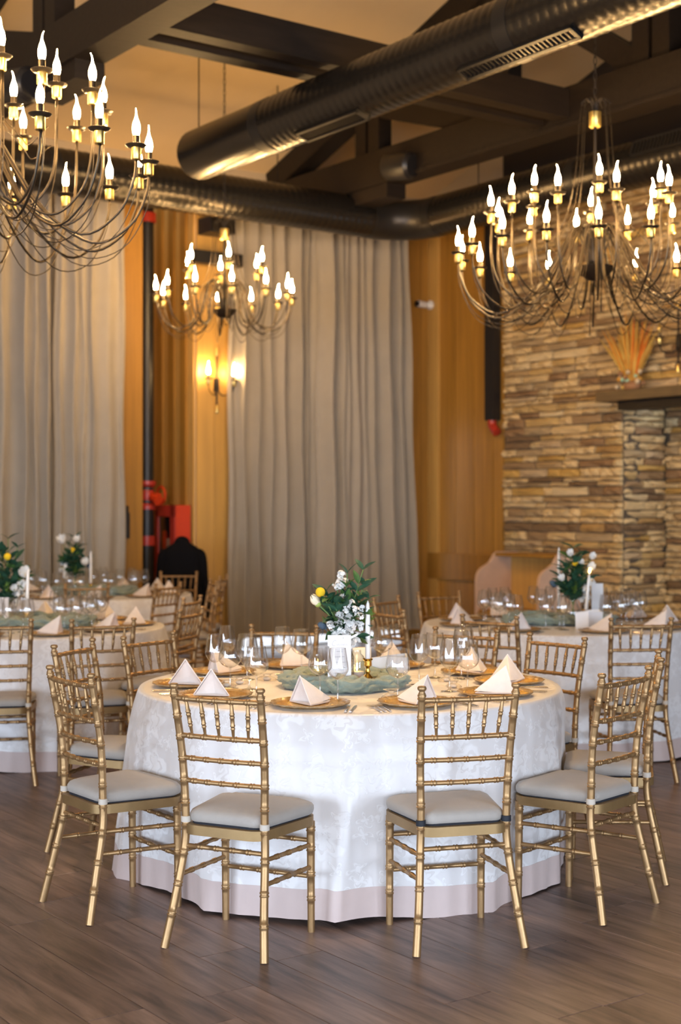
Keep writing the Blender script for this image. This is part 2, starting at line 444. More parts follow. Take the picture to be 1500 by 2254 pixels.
for i, (d, c) in enumerate(scored):
    if i < 290 and d < 1e8:
        o = obj('plank', pl_me, floor, (c[0], c[1], 0)); o.scale = (1, (c[2]-c[1])/PL, 1)
    else: plank_mesh(rest, c[0], c[0]+PW, c[1], c[2])
o = room('plank_field', rest, 'plank', floor); o['kind'] = 'stuff'

# back wall: recess between the curtains, window behind the big curtain
UR0, UR1 = u_on(312, V1), u_on(430, V1)        # recess
UW0, UW1 = u_on(530, V1), u_on(925, V1)        # glazed opening behind the curtain
RD = 0.89
wb = MB()
wb.box(U0, UR0, V1, V1+0.25, 0, 5.25); wb.box(UR1, UW0, V1, V1+RD, 0, 5.25)
wb.box(UW0, UW1, V1, V1+0.25, 2.5, 5.25); wb.box(UW1, U1+0.9, V1, V1+0.25, 0, 5.25)
wb.box(UR0-0.2, UR1+0.05, V1+RD, V1+RD+0.2, 0, 5.25); wb.box(UR0-0.2, UR0, V1+0.25, V1+RD, 0, 5.25)
wall_back = struct('wall_back', wb, 'plain_wall', 'long back wall behind the grey curtains', 'wall')
# right wall: wood boards, then stone with a niche
VS = v_on(1105, U1)            # where the stone begins
VN = v_on(1365, U1)            # where the fireplace niche begins
HN = 2.62                      # niche / mantel height
wr = MB()
wr.box(U1+0.05, U1+0.30, VS, V1, 0, 5.2)
wr.box(U1+0.05, U1+0.30, VN, VS, 0, 5.2)
wr.box(U1+0.05, U1+0.30, V0, VN, HN, 5.2)
wr.box(U1+0.72, U1+0.9, VN-2.6, VN+0.1, 0, HN+0.1); wr.box(U1+0.05, U1+0.8, VN+0.04, VN+0.2, 0, HN)
wr.box(U1+0.05, U1+0.3, V0, VN-2.6, 0, HN)
wall_right = struct('wall_right', wr, 'mortar', 'fireplace wall of stacked ledger stone beside pine boards', 'wall')
gab = MB()                                       # gable above eave level
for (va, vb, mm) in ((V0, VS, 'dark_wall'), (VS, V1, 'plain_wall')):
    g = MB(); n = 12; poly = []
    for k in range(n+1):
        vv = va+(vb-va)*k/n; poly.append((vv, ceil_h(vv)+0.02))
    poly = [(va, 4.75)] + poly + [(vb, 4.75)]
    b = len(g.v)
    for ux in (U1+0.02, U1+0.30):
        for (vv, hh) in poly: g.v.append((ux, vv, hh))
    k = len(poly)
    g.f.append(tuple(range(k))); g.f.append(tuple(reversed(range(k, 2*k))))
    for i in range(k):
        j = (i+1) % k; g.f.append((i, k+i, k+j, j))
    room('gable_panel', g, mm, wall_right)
# ceiling: two slopes
for k, (va, vb) in enumerate(((4.17, V1+0.3), (V0-0.2, 4.17))):
    g = MB(); b = 0
    for ux in (U0-0.2, U1+0.3):
        for vv in (va, vb):
            g.v += [(ux, vv, ceil_h(vv)), (ux, vv, ceil_h(vv)+0.12)]
    g.f += [(0,2,6,4),(1,5,7,3),(0,4,5,1),(2,3,7,6),(0,1,3,2),(4,6,7,5)]
    if k == 0: ceiling = struct('ceiling', g, 'ceiling', 'sloping tan plaster ceiling above the dark trusses', 'ceiling')
    else: room('ceiling_slope', g, 'ceiling', ceiling)
# the two walls behind the camera, with windows
def window_wall(name, fixed, along_u, wins, lo, hi, label, lab_win, n0):
    mb = MB(); cuts = sorted((c-w/2, c+w/2) for c, w in wins)
    def bx(a, b, h0, h1):
        if along_u: mb.box(a, b, fixed-0.2, fixed, h0, h1)
        else: mb.box(fixed-0.2, fixed, a, b, h0, h1)
    bx(lo, hi, 0, WIN_H0); bx(lo, hi, WIN_H1, 5.2); x = lo
    for a, b in cuts: bx(x, a, WIN_H0, WIN_H1); x = b
    bx(x, hi, WIN_H0, WIN_H1)
    if not along_u:                      # gable end
        g = MB(); poly = [(V0, 5.15)] + [(V0+(V1-V0)*k/16, ceil_h(V0+(V1-V0)*k/16)) for k in range(17)] + [(V1, 5.15)]
        for ux in (fixed-0.2, fixed):
            for (vv, hh) in poly: g.v.append((ux, vv, hh))
        k = len(poly); g.f += [tuple(range(k)), tuple(reversed(range(k, 2*k)))]
        mb.f += [tuple(i+len(mb.v) for i in f) for f in g.f]; mb.v += g.v
    w = struct(name, mb, 'side_wall', label, 'wall')
    for i, (a, b) in enumerate(cuts):
        fr = MB()
        def fb(p, q, h0, h1, dd=0.06):
            if along_u: fr.box(p, q, fixed-0.16, fixed-0.16+dd, h0, h1)
            else: fr.box(fixed-0.16, fixed-0.16+dd, p, q, h0, h1)
        fb(a, a+0.06, WIN_H0, WIN_H1); fb(b-0.06, b, WIN_H0, WIN_H1); fb(a, b, WIN_H0, WIN_H0+0.06); fb(a, b, WIN_H1-0.06, WIN_H1)
        mid = (a+b)/2; fb(mid-0.025, mid+0.025, WIN_H0, WIN_H1)
        wo = struct('window_%d' % (n0+i), fr, 'frame_white', lab_win, 'window')
        wo['group'] = 'windows behind the viewpoint'
        pn = MB()
        if along_u: pn.box(a+0.05, b-0.05, fixed-0.135, fixed-0.13, WIN_H0+0.05, WIN_H1-0.05)
        else: pn.box(fixed-0.135, fixed-0.13, a+0.05, b-0.05, WIN_H0+0.05, WIN_H1-0.05)
        room('pane', pn, 'pane', wo)
window_wall('wall_left', U0, False, WIN_LEFT, V0, V1, 'plain gable wall with tall windows opposite the fireplace', 'tall white framed window in the plain walls away from the curtains', 1)
window_wall('wall_front', V0, True, WIN_FRONT, U0, U1+0.3, 'plain long wall with tall windows opposite the curtains', 'tall white framed window in the plain walls away from the curtains', 5)
# glazing behind the big curtain
fr = MB()
for a in (UW0, (2*UW0+UW1)/3, (UW0+2*UW1)/3, UW1-0.06): fr.box(a, a+0.06, V1+0.05, V1+0.11, 0, 2.5)
fr.box(UW0, UW1, V1+0.05, V1+0.11, 2.44, 2.5); fr.box(UW0, UW1, V1+0.05, V1+0.11, 0, 0.015)
wo = struct('window_9', fr, 'frame_white', 'floor length glazing showing bright under the wide curtain hem', 'window')
room('pane', MB().box(UW0, UW1, V1+0.075, V1+0.08, 0.01, 2.45), 'pane', wo)
ter = struct('trim_1', MB().box(UW0, UW1+1.5, V1+0.13, V1+6, -0.08, 0.004), 'paper', 'pale paving outside the glazing behind the curtain', 'paving')

# timber boards
def board_run(parent, n, fn, m, nm='board'):
    for k in range(n): room(nm, fn(k), m, parent)
# wood boards of the right wall (between the curtain corner and the stone)
nb = 8; bw = (V1-VS)/nb
hb = MB().box(0, 0.03, 0.002, bw-0.002, 0, 4.9).mesh('board', 'pine', False)
for k in range(nb):
    obj('board', hb, wall_right, (U1+0.02-0.004*(k % 2), VS+k*bw, 0))
room('batten', MB().box(U1-0.015, U1+0.02, v_on(966, U1)-0.0, v_on(940, U1), 0, 4.9), 'pine_light', wall_right)
room('crossboard', MB().box(U1-0.02, U1+0.02, VS, V1, 0.70, 1.0), 'pine', wall_right)
# pilaster boards of the back wall
def bb(x0, x1, m, proud=0.03):
    a, b = u_on(x0, V1), u_on(x1, V1)
    room('board', MB().box(a, b, V1-proud, V1-0.001, 0, 4.9), m, wall_back)
bb(268, 311, 'pine', 0.03); bb(885, 922, 'pine', 0.03); bb(923, 960, 'pine', 0.028); bb(431, 468, 'pine_light', 0.03); bb(469, 512, 'pine_light', 0.028)
for k in range(7):                               # ribbed cheek of the recess
    v0 = V1+0.005+k*RD/7
    room('rib_board', MB().box(UR1-0.02-0.022*(k % 2), UR1+0.0, v0, v0+RD/7-0.006, 0, 4.9), 'pine' if k % 2 else 'pine_light', wall_back)
for k in range(4):
    room('board', MB().box(UR0+k*(UR1-UR0)/4, UR0+(k+1)*(UR1-UR0)/4-0.005, V1+RD-0.025, V1+RD-0.001, 0, 4.9), 'pine', wall_back)

# ledger stones
random.seed(11)
def stone_mesh(seed):
    r = random.Random(seed); mb = MB(); nx, nz = 3, 2
    # unit block: x depth (front at x=0 -> back at 1), y length, z height
    front = []
    for j in range(nz+1):
        for i in range(nx+1):
            edge = i in (0, nx) or j in (0, nz)
            front.append((0.45*r.random() if edge else -0.25*r.random(), i/nx + (r.uniform(-.06, .06) if 0 < i < nx else r.uniform(0, .02)*(1 if i == 0 else -1)),
                          j/nz + (r.uniform(-.1, .1) if 0 < j < nz else r.uniform(0, .09)*(1 if j == 0 else -1))))
    mb.v += front; cols = nx+1
    for j in range(nz):
        for i in range(nx): mb.f.append((j*cols+i, (j+1)*cols+i, (j+1)*cols+i+1, j*cols+i+1))
    ring = [i for i in range(cols)] + [j*cols+nx for j in range(1, nz+1)] + [nz*cols+i for i in range(nx-1, -1, -1)] + [j*cols for j in range(nz-1, 0, -1)]
    b = len(mb.v)
    for q in ring: mb.v.append((1.0, front[q][1], front[q][2]))
    for k in range(len(ring)):
        k2 = (k+1) % len(ring); mb.f.append((ring[k], ring[k2], b+k2, b+k))
    return mb.mesh('stone', 'stone', False)
stone_vars = [stone_mesh(s) for s in range(8)]
stones = []
def stone_face(a0, a1, h0, h1, put, rows=None):
    h = h0
    while h < h1-0.03:
        rh = min(random.choice((0.05, 0.06, 0.07, 0.08, 0.095)), h1-h)
        if h1-h-rh < 0.04: rh = h1-h
        a = a0 - random.random()*0.25
        while a < a1:
            L = random.choice((0.14, 0.20, 0.27, 0.34, 0.42, 0.52))
            lo, hi = max(a, a0), min(a+L, a1)
            if hi-lo > 0.05: stones.append((put, lo, hi, h, rh, random.uniform(0.0, 0.035)))
            a += L
        h += rh
VEND = v_on(1580, U1)
stone_face(VN, VS, 0, 4.75, 'wall'); stone_face(VEND, VN, HN+0.02, 4.75, 'wall')
stone_face(U1+0.05, U1+0.68, 0, HN, 'jamb'); stone_face(VN-1.4, VN+0.02, 0, HN, 'back')
def stone_vis(s):
    put, lo, hi, h, rh, pr = s
    if put == 'wall': c = (U1, (lo+hi)/2)
    elif put == 'jamb': c = ((lo+hi)/2, VN)
    else: c = (U1+0.68, (lo+hi)/2)
    w = uv(c[0], c[1], h+rh/2); x = CX+w.x/w.y*F; y = HY-(w.z-CAMH)/w.y*F
    ok = x < 1520 and 440 < y < 1345
    if put == 'back': ok = ok and x > 1440
    return (hi-lo)*rh if ok else 0
stones.sort(key=lambda s: -stone_vis(s))
rest = MB()
for i, s in enumerate(stones):
    put, lo, hi, h, rh, pr = s; me = random.choice(stone_vars)
    if put == 'wall': mt = Matrix.Translation((U1+0.02-pr, lo, h)) @ Matrix.Diagonal((0.08, hi-lo-0.006, rh-0.005, 1))
    elif put == 'back': mt = Matrix.Translation((U1+0.69-pr, lo, h)) @ Matrix.Diagonal((0.08, hi-lo-0.006, rh-0.005, 1))
    else: mt = Matrix.Translation((hi, VN-0.005-pr*0.6+0.0, h)) @ Matrix.Rotation(math.pi/2, 4, 'Z') @ Matrix.Diagonal((0.08, hi-lo-0.006, rh-0.005, 1))
    if i < 300 and stone_vis(s) > 0:
        obj('stone', me, wall_right, mtx=mt)
    else:
        b = len(rest.v); rest.v += [tuple(mt @ v.co) for v in me.vertices]; rest.f += [tuple(b+q for q in p.vertices) for p in me.polygons]
if rest.v:
    o = room('stone_field', rest, 'stone', wall_right); o['kind'] = 'stuff'

# ------------------------------------------------------------------ curtains
def curtain(x0, x1, label, seed, h0, h1, v=V1-0.16, lean=0.0, amp=0.055, folds=9):
    r = random.Random(seed); a, b = u_on(x0, v), u_on(x1, v); n = folds*10; ph = []
    w = [r.choice((0.45, 0.7, 1.0, 1.5, 2.1))*r.uniform(.85, 1.15) for _ in range(folds)]; tot = sum(w); acc = [0]
    for q in w: acc.append(acc[-1]+q/tot)
    am = [r.uniform(0.35, 1.3)*min(1.2, q) for q in w]
    def fn(s, t):
        k = 0
        while k < folds-1 and s > acc[k+1]: k += 1
        f = (s-acc[k])/(acc[k+1]-acc[k])
        d = amp*am[k]*(math.sin(math.pi*f)**2*2-1)
        h = h0+(h1-h0)*t
        sway = 0.012*math.sin(3.1*h+k*1.7+seed)
        spread = 1.0 + lean*(1-t)**1.6
        uu = a + (b-a)*s*spread
        return (uu + sway + 0.25*amp*am[k]*math.sin(2*math.pi*f), v - d*(0.85+0.3*(1-t)) - 0.01*math.sin(2*h+k), h)
    mb = MB().grid(fn, n, 22)
    top = MB().box(a, b, v-0.03, v+0.03, h1-0.01, h1+0.05)
    me = mb.mesh('curtain', 'curtain', True, 0)
    o = obj('curtain', me, None, None, (0, 0, A36))
    tag(o, label, 'curtain', None)
    room('curtain_track', top, 'black_plastic', o)
    return o
curtain(-300, -66, 'long grey curtain panel at the far end of the curtained wall, away from the standpipe', 13, 0.03, 4.62, folds=7)
curtain(-60, 118, 'long grey curtain panel behind the tall flower vase of the near side table', 3, 0.03, 4.62, folds=6)
curtain(122, 276, 'long grey curtain panel edging the pine board beside the black standpipe', 8, 0.03, 4.62, folds=6)
curtain(505, 715, 'grey curtain panel hanging beside the lit wall sconce', 21, 0.14, 4.62, folds=8, lean=0.02)
curtain(705, 905, 'grey curtain panel spreading toward the pine corner wall', 34, 0.14, 4.62, folds=9, lean=0.13, v=V1-0.29)

# ------------------------------------------------------------------ roof trusses and beams
def truss(u, label, ht, corbel, posts):
    t = thing('roof_truss', label, 'truss', (0, 0, 0), A36)
    room('tie_beam', MB().box(u-0.11, u+0.11, V0+0.05, V1-0.02, ht, ht+0.30), 'timber', t)
    room('tie_edge', MB().box(u-0.125, u+0.125, V0+0.05, V1-0.02, ht-0.035, ht+0.001), 'timber', t)
    for (va, vb) in ((4.17, V1-0.05), (V0+0.05, 4.17)):
        room('rafter', MB().bar((u, va, ceil_h(va)-0.14), (u, vb, ceil_h(vb)-0.14), 0.22, 0.24), 'timber', t)
    for p in posts:
        top = ceil_h(p)-0.2
        for dv in (-0.105, 0.105): room('post', MB().box(u-0.08, u+0.08, p+dv-0.085, p+dv+0.085, ht+0.05, top), 'timber', t)
    for k in range(4):
        p, q = posts[k], posts[k+1]
        room('strut', MB().bar((u, q, ht+0.2), (u, p-0.15, ceil_h(p)-0.3), 0.14, 0.2), 'timber', t)
    if corbel: room('corbel', MB().box(u-0.1, u+0.13, corbel-0.35, corbel+0.35, ht-0.17, ht-0.035), 'timber', t)
    return t
HT = 4.70
truss(4.42, 'dark timber roof truss nearest the double purlins and big side chandelier', HT, 9.45, [11.4, 9.67, 7.8, 6.0, 4.17, 2.4])
truss(8.50, 'dark timber roof truss between the black duct and the stone wall', HT, 11.15, [12.70, 11.15, 9.3, 7.5, 5.8, 4.17, 2.5])
for (v, hh, lab) in ((8.70, 0.13, 'slim dark purlin beam of the pair crossing between trusses, nearer the curtains'),
                     (8.40, 0.24, 'deep dark purlin beam of the pair crossing between trusses, farther from the curtains')):
    b = MB().box(4.54, 8.38, v-0.07, v+0.07, HT+0.03, HT+0.03+hh)
    o = tag(room('purlin_beam', b, 'timber'), lab, 'beam')
for (u, v, side, lab) in ((8.30, 10.66, -1, 'black cylinder spotlight fixed on the truss near the stone wall'),
                    (4.22, 10.05, -1, 'black cylinder spotlight fixed on the truss near the big side chandelier'),
                    (4.22, 5.0, 1, 'added black cylinder spotlight out of view above the foreground table, warming its top')):
    t = thing('spotlight', lab, 'spotlight', uv(u, v, HT+0.06 if u > 6 else HT-0.04), A36)
    obj('housing', MB().lathe([(0.115, 0), (0.13, 0.02), (0.13, 0.28), (0.1, 0.31), (0, 0.31)], 20).mesh('housing', 'black_plastic'), t, (-0.02, -0.02, 0) if side < 0 else (-0.06, 0, 0.1), (math.radians(96), 0, math.radians(14)) if side < 0 else (math.pi, 0, 0))
    if side > 0:  # added lamp out of view, put in to warm the foreground tabletop
        sl = bpy.data.lights.new('added_spot_beam', 'SPOT'); sl.energy = SPOT_W; sl.color = (1.0, 0.66, 0.32); sl.spot_size = math.radians(33); sl.spot_blend = 0.6; sl.shadow_soft_size = 0.08
        obj('added_spot_beam', sl, t, (-0.06, 0, -0.24), (0, math.radians(7.5), 0))
    obj('bracket', MB().box(0, 0.07, -0.05, 0.05, -0.03, 0.03).mesh('bracket', 'black_plastic', False), t)

# ------------------------------------------------------------------ ventilation ducts
def duct_mesh(path, R, m='duct', pitch=0.075, seg=28, closed=True):
    pts = []; rad = []
    P = [Vector(p) for p in path]
    tot = 0
    for i in range(len(P)-1):
        L = (P[i+1]-P[i]).length; n = max(1, int(L/(pitch/3)))
        for k in range(n):
            pts.append(P[i].lerp(P[i+1], k/n)); tot += 1
            rad.append(R*(1.02 if tot % 3 == 0 else 1.0))
    pts.append(P[-1]); rad.append(R)
    return MB().sweep(pts, rad, seg).mesh('duct', m, True, 60)
UD, HD, RB = 5.96, 4.45, 0.205
VE = 10.22
big = thing('ventilation_duct', 'big black spiral duct ending open in mid air before the curtains', 'duct', (0,0,0), A36)
obj('pipe', duct_mesh([(UD, VE-1.15, HD), (UD, V0+0.05, HD)], RB), big)
obj('end_section', MB().sweep([(UD, VE, HD), (UD, VE-0.02, HD), (UD, VE-1.15, HD)], [RB*0.97, RB*1.0, RB*1.0], 28).mesh('end_section', 'duct', True, 50), big)
for v in (VE-1.15, VE-3.9, VE-6.6):
    obj('coupling', MB().sweep([(UD, v+0.06, HD), (UD, v-0.06, HD)], [RB*1.02, RB*1.02], 28).mesh('coupling', 'duct_plain', True, 50), big)
def duct_vent(parent, axis_u, vc, L, hc, R, ang, slats=26, w=0.16):
    # plate tangent to the duct at angle ang below horizontal on the -u side, long axis along v
    n = Vector((-math.cos(ang), 0, -math.sin(ang))); tv = Vector((0, 1, 0)); s = n.cross(tv)
    c = Vector((axis_u, vc, hc)) + n*(R*1.0)
    m = Matrix(((tv.x, s.x, n.x, c.x), (tv.y, s.y, n.y, c.y), (tv.z, s.z, n.z, c.z), (0,0,0,1)))
    mb = MB()
    mb.box(-L/2, L/2, -w/2, -w/2+0.02, -0.02, 0.022, m); mb.box(-L/2, L/2, w/2-0.02, w/2, -0.02, 0.022, m)
    mb.box(-L/2, -L/2+0.02, -w/2, w/2, -0.02, 0.022, m); mb.box(L/2-0.02, L/2, -w/2, w/2, -0.02, 0.022, m)
    mb.box(-L/2, L/2, -w/2, w/2, -0.02, 0.006, m)
    o = room('vent_grille', mb, 'duct_plain', parent)
    for k in range(slats):
        x = -L/2+0.03+(L-0.06)*k/(slats-1)
        room('slat', MB().box(x-0.005, x+0.005, -w/2+0.02, w/2-0.02, 0.004, 0.018, m), 'duct', o)
duct_vent(big, UD, v_on(1135, UD-0.1), 1.0, HD, RB, math.radians(66), 26, 0.11)
duct_vent(big, UD, v_on(722, UD-0.1), 0.75, HD, RB, math.radians(72), 24, 0.13)
RD2, HD2 = 0.200, 4.47
ub2, vb2 = 9.22, 11.5
side = thing('ventilation_duct', 'dark spiral duct running round the room corner above curtains and stone', 'duct', (0,0,0), A36)
obj('pipe', duct_mesh([(U0+0.3, vb2, HD2), (ub2-0.45, vb2, HD2)], RD2), side)
elb = [(ub2-0.45+0.45*math.sin(a), vb2-0.45+0.45*math.cos(a), HD2) for a in [k*math.pi/2/8 for k in range(9)]]
obj('elbow', MB().sweep(elb, RD2*1.01, 28, False).mesh('elbow', 'duct_plain', True, 50), side)
obj('pipe', duct_mesh([(ub2, vb2-0.45, HD2), (ub2, V0+0.1, HD2)], RD2), side)
for v in (vb2-0.5, 9.0, 6.6): obj('coupling', MB().sweep([(ub2, v+0.05, HD2), (ub2, v-0.05, HD2)], RD2*1.025, 28).mesh('coupling', 'duct_plain', True, 50), side)
for u in (ub2-0.5, 5.2, 2.6): obj('coupling', MB().sweep([(u+0.05, vb2, HD2), (u-0.05, vb2, HD2)], RD2*1.025, 28).mesh('coupling', 'duct_plain', True, 50), side)
duct_vent(side, ub2, v_on(1470, ub2-0.2), 0.8, HD2, RD2, math.radians(-22), 20, 0.15)
for (u, v, top) in ((ub2, 10.4, None), (ub2, 7.0, None), (UD, 10.2, None), (UD, 5.0, None), (3.8, vb2, None), (7.6, vb2, None)):
    par = big if u == UD else side
    obj('hanger_rod', MB().sweep([(u, v, HD+0.2), (u, v, ceil_h(v)-0.005)], 0.006, 6).mesh('hanger_rod', 'black_iron'), par)

# ------------------------------------------------------------------ chandeliers
bulb_prof = [(0.0, 0.0), (0.012, 0.0), (0.0165, 0.012), (0.0190, 0.03), (0.0182, 0.048), (0.0135, 0.066), (0.0072, 0.082), (0.0038, 0.097)]
def bulb_mesh():
    mb = MB().lathe(bulb_prof, 10); n = len(mb.v)
    mb.sweep([(0, 0, 0.095), (0.001, 0, 0.108), (0.004, 0, 0.120), (0.009, 0, 0.132)], [0.0038, 0.003, 0.0022, 0.001], 8)
    return mb.mesh('bulb', 'bulb')
BULB = bulb_mesh()
PAN = MB().lathe([(0.0, -0.006), (0.02, -0.006), (0.042, -0.002), (0.052, 0.008), (0.050, 0.009), (0.040, 0.002), (0.0, 0.002)], 16).mesh('drip_pan', 'pan')
CUP = MB().lathe([(0.0, -0.062), (0.021, -0.062), (0.0235, -0.058), (0.0235, -0.006), (0.0, -0.006)], 14).mesh('candle_cup', 'brass_cup')
SLEEVE = MB().lathe([(0.0, 0.0), (0.0165, 0.0), (0.0165, 0.05), (0.0, 0.05)], 12).mesh('candle_sleeve', 'arm_metal')
def arm_meshes(R, hp, hub, k):
    # radial plane, z relative to hub
    z1 = hp - hub - 0.06; low = -0.30 + 0.10*k if R > 0.5 else -0.12
    if R < 0.7 and k == 0: low = -0.17
    pk = 0.28
    P = [(0.035, 0, 0.02), (0.06, 0, pk*0.6), (0.11, 0, pk), (0.19, 0, pk*0.72), (R*0.44, 0, 0.0 + low*0.45), (R*0.70, 0, low), (R*0.90, 0, low+0.09), (R*0.985, 0, low+0.24), (R, 0, z1)]
    arm = MB().sweep(catmull(P, 5), 0.0068, 6).mesh('arm', 'arm_metal', True, 0)
    Q = [(0.05, 0.012, 0.02), (0.08, 0.014, pk*0.55), (0.14, 0.016, pk*0.85), (R*0.36, 0.02, low*0.4), (R*0.62, 0.022, low-0.06), (R*0.86, 0.02, low-0.02), (R*0.99, 0.014, low+0.18), (R+0.004, 0.008, z1)]
    wire = MB().sweep(catmull(Q, 5), 0.0028, 5).mesh('wire', 'arm_metal', True, 0)
    return arm, wire
def chain_mesh(z0, z1):
    mb = MB(); z = z0; k = 0; L = 0.05
    while z < z1:
        pts = []
        for i in range(9):
            a = 2*math.pi*i/8; x = 0.011*math.cos(a); zz = 0.031*math.sin(a)
            pts.append((x, 0, z+zz+0.025) if k % 2 == 0 else (0, x, z+zz+0.025))
        mb.sweep(pts, 0.0032, 5, False); z += L; k += 1
    return mb.mesh('chain', 'black_iron', True, 0)
def chandelier(label, u, v, hub, rings, cup_h, rot):
    p = uv(u, v); t = thing('chandelier', label, 'chandelier', (p.x, p.y, hub), rot)
    s = 1.0 if rings[0][0] > 0.8 else 0.85
    obj('hub_bowl', MB().lathe([(0.0, -0.08), (0.05, -0.075), (0.095, -0.04), (0.13, 0.0), (0.135, 0.012), (0.12, 0.015), (0.05, 0.02), (0.03, 0.14), (0.0, 0.14)], 24).mesh('hub_bowl', 'black_iron'), t, scale=s)
    obj('hook', MB().sweep(catmull([(0, 0, -0.075), (0, 0, -0.11), (0.015, 0, -0.13), (0.03, 0, -0.11)], 4), 0.004, 6).mesh('hook', 'black_iron'), t)
    dc = cup_h-hub
    obj('stem_rod', MB().sweep([(0, 0, 0.1), (0, 0, dc)], 0.011, 8).mesh('stem_rod', 'black_iron'), t)
    obj('brass_collar', MB().lathe([(0.0, 0.0), (0.036, 0.0), (0.041, 0.006), (0.041, 0.1), (0.0, 0.1)], 20).mesh('brass_collar', 'brass_cup'), t, (0, 0, dc))
    spray = MB(); nsp = 10
    for k in range(nsp):
        a = 2*math.pi*k/nsp; ca, sa = math.cos(a), math.sin(a); rr = 0.085+0.02*(k % 2)
        spray.sweep(catmull([(0.01*ca, 0.01*sa, dc+0.1), (0.03*ca, 0.03*sa, dc+0.17), (0.07*ca, 0.07*sa, dc+0.185), (rr*ca, rr*sa, dc+0.15)], 4), 0.0035, 5)
    obj('top_spray', spray.mesh('top_spray', 'black_iron', True, 0), t)
    pz = ceil_h(v)-hub
    obj('chain', chain_mesh(dc+0.12, pz-0.06), t)
    obj('ceiling_rose', MB().lathe([(0.0, -0.06), (0.03, -0.06), (0.07, 0.02), (0.0, 0.02)], 16).mesh('ceiling_rose', 'black_iron'), t, (0, 0, pz-0.02))
    top = rings[-1]
    for k in range(8):                                    # thin stays from the top spray to the arms
        a = 2*math.pi*(k+0.3)/8; R2 = top[0]*0.8
        P = [(0.09, 0, dc+0.16), (0.105, 0, dc+0.02), (0.13, 0, dc*0.68), (0.20, 0, dc*0.36), (0.33*s, 0, 0.18), (R2, 0, top[1]-hub-0.33), (top[0], 0, top[1]-hub-0.25)]
        obj('stay_wire', MB().sweep(catmull(P, 5), 0.0028, 5).mesh('stay_wire', 'arm_metal', True, 0), t, rot=(0, 0, a))
    for j, (R, hp, n, ph) in enumerate(rings):
        am, wm = arm_meshes(R, hp, hub, j)
        for k in range(n):
            a = 2*math.pi*(k+ph)/n
            arm = obj('arm', am, t, rot=(0, 0, a))
            obj('wire', wm, arm)
            z = hp-hub
            obj('candle_cup', CUP, arm, (R, 0, z)); obj('drip_pan', PAN, arm, (R, 0, z)); obj('candle_sleeve', SLEEVE, arm, (R, 0, z+0.002))
            obj('bulb', BULB, arm, (R, 0, z+0.052), (0, 0, (k*2.4+j) % 6.28))
    return t
BIG = [(0.918, 3.23, 18, 0.2), (0.70, 3.50, 12, 0.45), (0.47, 3.60, 6, 0.1)]
SMALL = [(0.624, 3.456, 12, 0.3), (0.37, 3.714, 6, 0.15)]
chandelier('large three tier iron chandelier with candle bulbs hanging before the stone wall', 6.98, 6.70, 3.13, BIG, 4.08, 0.3)
chandelier('large three tier iron chandelier with candle bulbs hung beside the nearer roof truss', 2.55, 6.67, 3.13, BIG, 4.08, 1.1)
chandelier('smaller two tier iron chandelier with candle bulbs hanging before the wall sconce', 6.78, 11.14, 3.327, SMALL, 3.98, 0.55)

# ------------------------------------------------------------------ wall fittings
def sconce(label, u, v, h, face, lit):       # face: outward direction in (u,v)
    ang = A36 + math.atan2(face[1], face[0])
    t = thing('wall_sconce', label, 'wall lamp', uv(u, v, h), ang)
    obj('back_rod', MB().sweep([(0.02, 0, 0.30), (0.02, 0, -0.28)], 0.009, 8).mesh('back_rod', 'black_iron'), t)
    for z in (0.30, -0.30): obj('finial', MB().lathe([(0, -0.045), (0.014, -0.04), (0.017, 0), (0.01, 0.04), (0, 0.045)], 10).mesh('finial', 'brass_cup'), t, (0.022, 0, z))
    obj('wall_plate', MB().box(0, 0.02, -0.03, 0.03, -0.12, 0.02).mesh('wall_plate', 'black_iron', False), t)
    for s in (-1, 1):
        P = [(0.02, 0, -0.10), (0.06, 0.05*s, -0.16), (0.10, 0.13*s, -0.13), (0.11, 0.155*s, -0.06)]
        a = obj('arm', MB().sweep(catmull(P, 5), 0.006, 6).mesh('arm', 'black_iron', True, 0), t)
        q = (0.11, 0.155*s, 0.0)
        obj('candle_cup', CUP, a, q); obj('drip_pan', PAN, a, q); obj('candle_sleeve', SLEEVE, a, q)
        if lit: obj('bulb', BULB, a, (q[0], q[1], 0.052))
        else: obj('bulb', MB().lathe(bulb_prof, 10).mesh('bulb', 'brass_cup'), a, (q[0], q[1], 0.052))
us = u_on(475, V1-0.03)
sconce('lit two arm candle sconce on the pine board between the curtains', us, V1-0.032, h_at(838, us, V1), (0, -1), True)
us = v_on(1500, U1)
sconce('unlit black candle sconce on the stone wall above the mantel', U1-0.02, us, h_at(742, U1, us), (-1, 0), False)

# black standpipe with red valve in the recess
up, vp = u_on(323, V1+0.35), V1+0.35
t = thing('standpipe', 'tall black standpipe with red valve in the pine recess', 'pipe', uv(up, vp, 0), A36)
obj('pipe', MB().sweep([(0, 0, 0), (0, 0, 4.75)], 0.075, 16).mesh('pipe', 'black_plastic'), t)
for h, r in ((h_at(1190, up, vp), 0.09), (h_at(480, up, vp), 0.10)):
    obj('flange', MB().lathe([(0.0, -0.05), (r, -0.05), (r, 0.05), (0.0, 0.05)], 16).mesh('flange', 'red_dark'), t, (0, 0, h))
hv = h_at(1090, up, vp)
vb = obj('valve_body', MB().lathe([(0, -0.15), (0.10, -0.15), (0.10, -0.11), (0.07, -0.08), (0.085, 0), (0.07, 0.08), (0.10, 0.11), (0.10, 0.15), (0, 0.15)], 16).mesh('valve_body', 'red_dark'), t, (0, 0, hv))
obj('valve_wheel', MB().sweep([(0.17+0.0*i, 0.09*math.cos(i*math.pi/8), 0.09*math.sin(i*math.pi/8)) for i in range(17)], 0.014, 6, False).mesh('valve_wheel', 'red_paint'), vb)
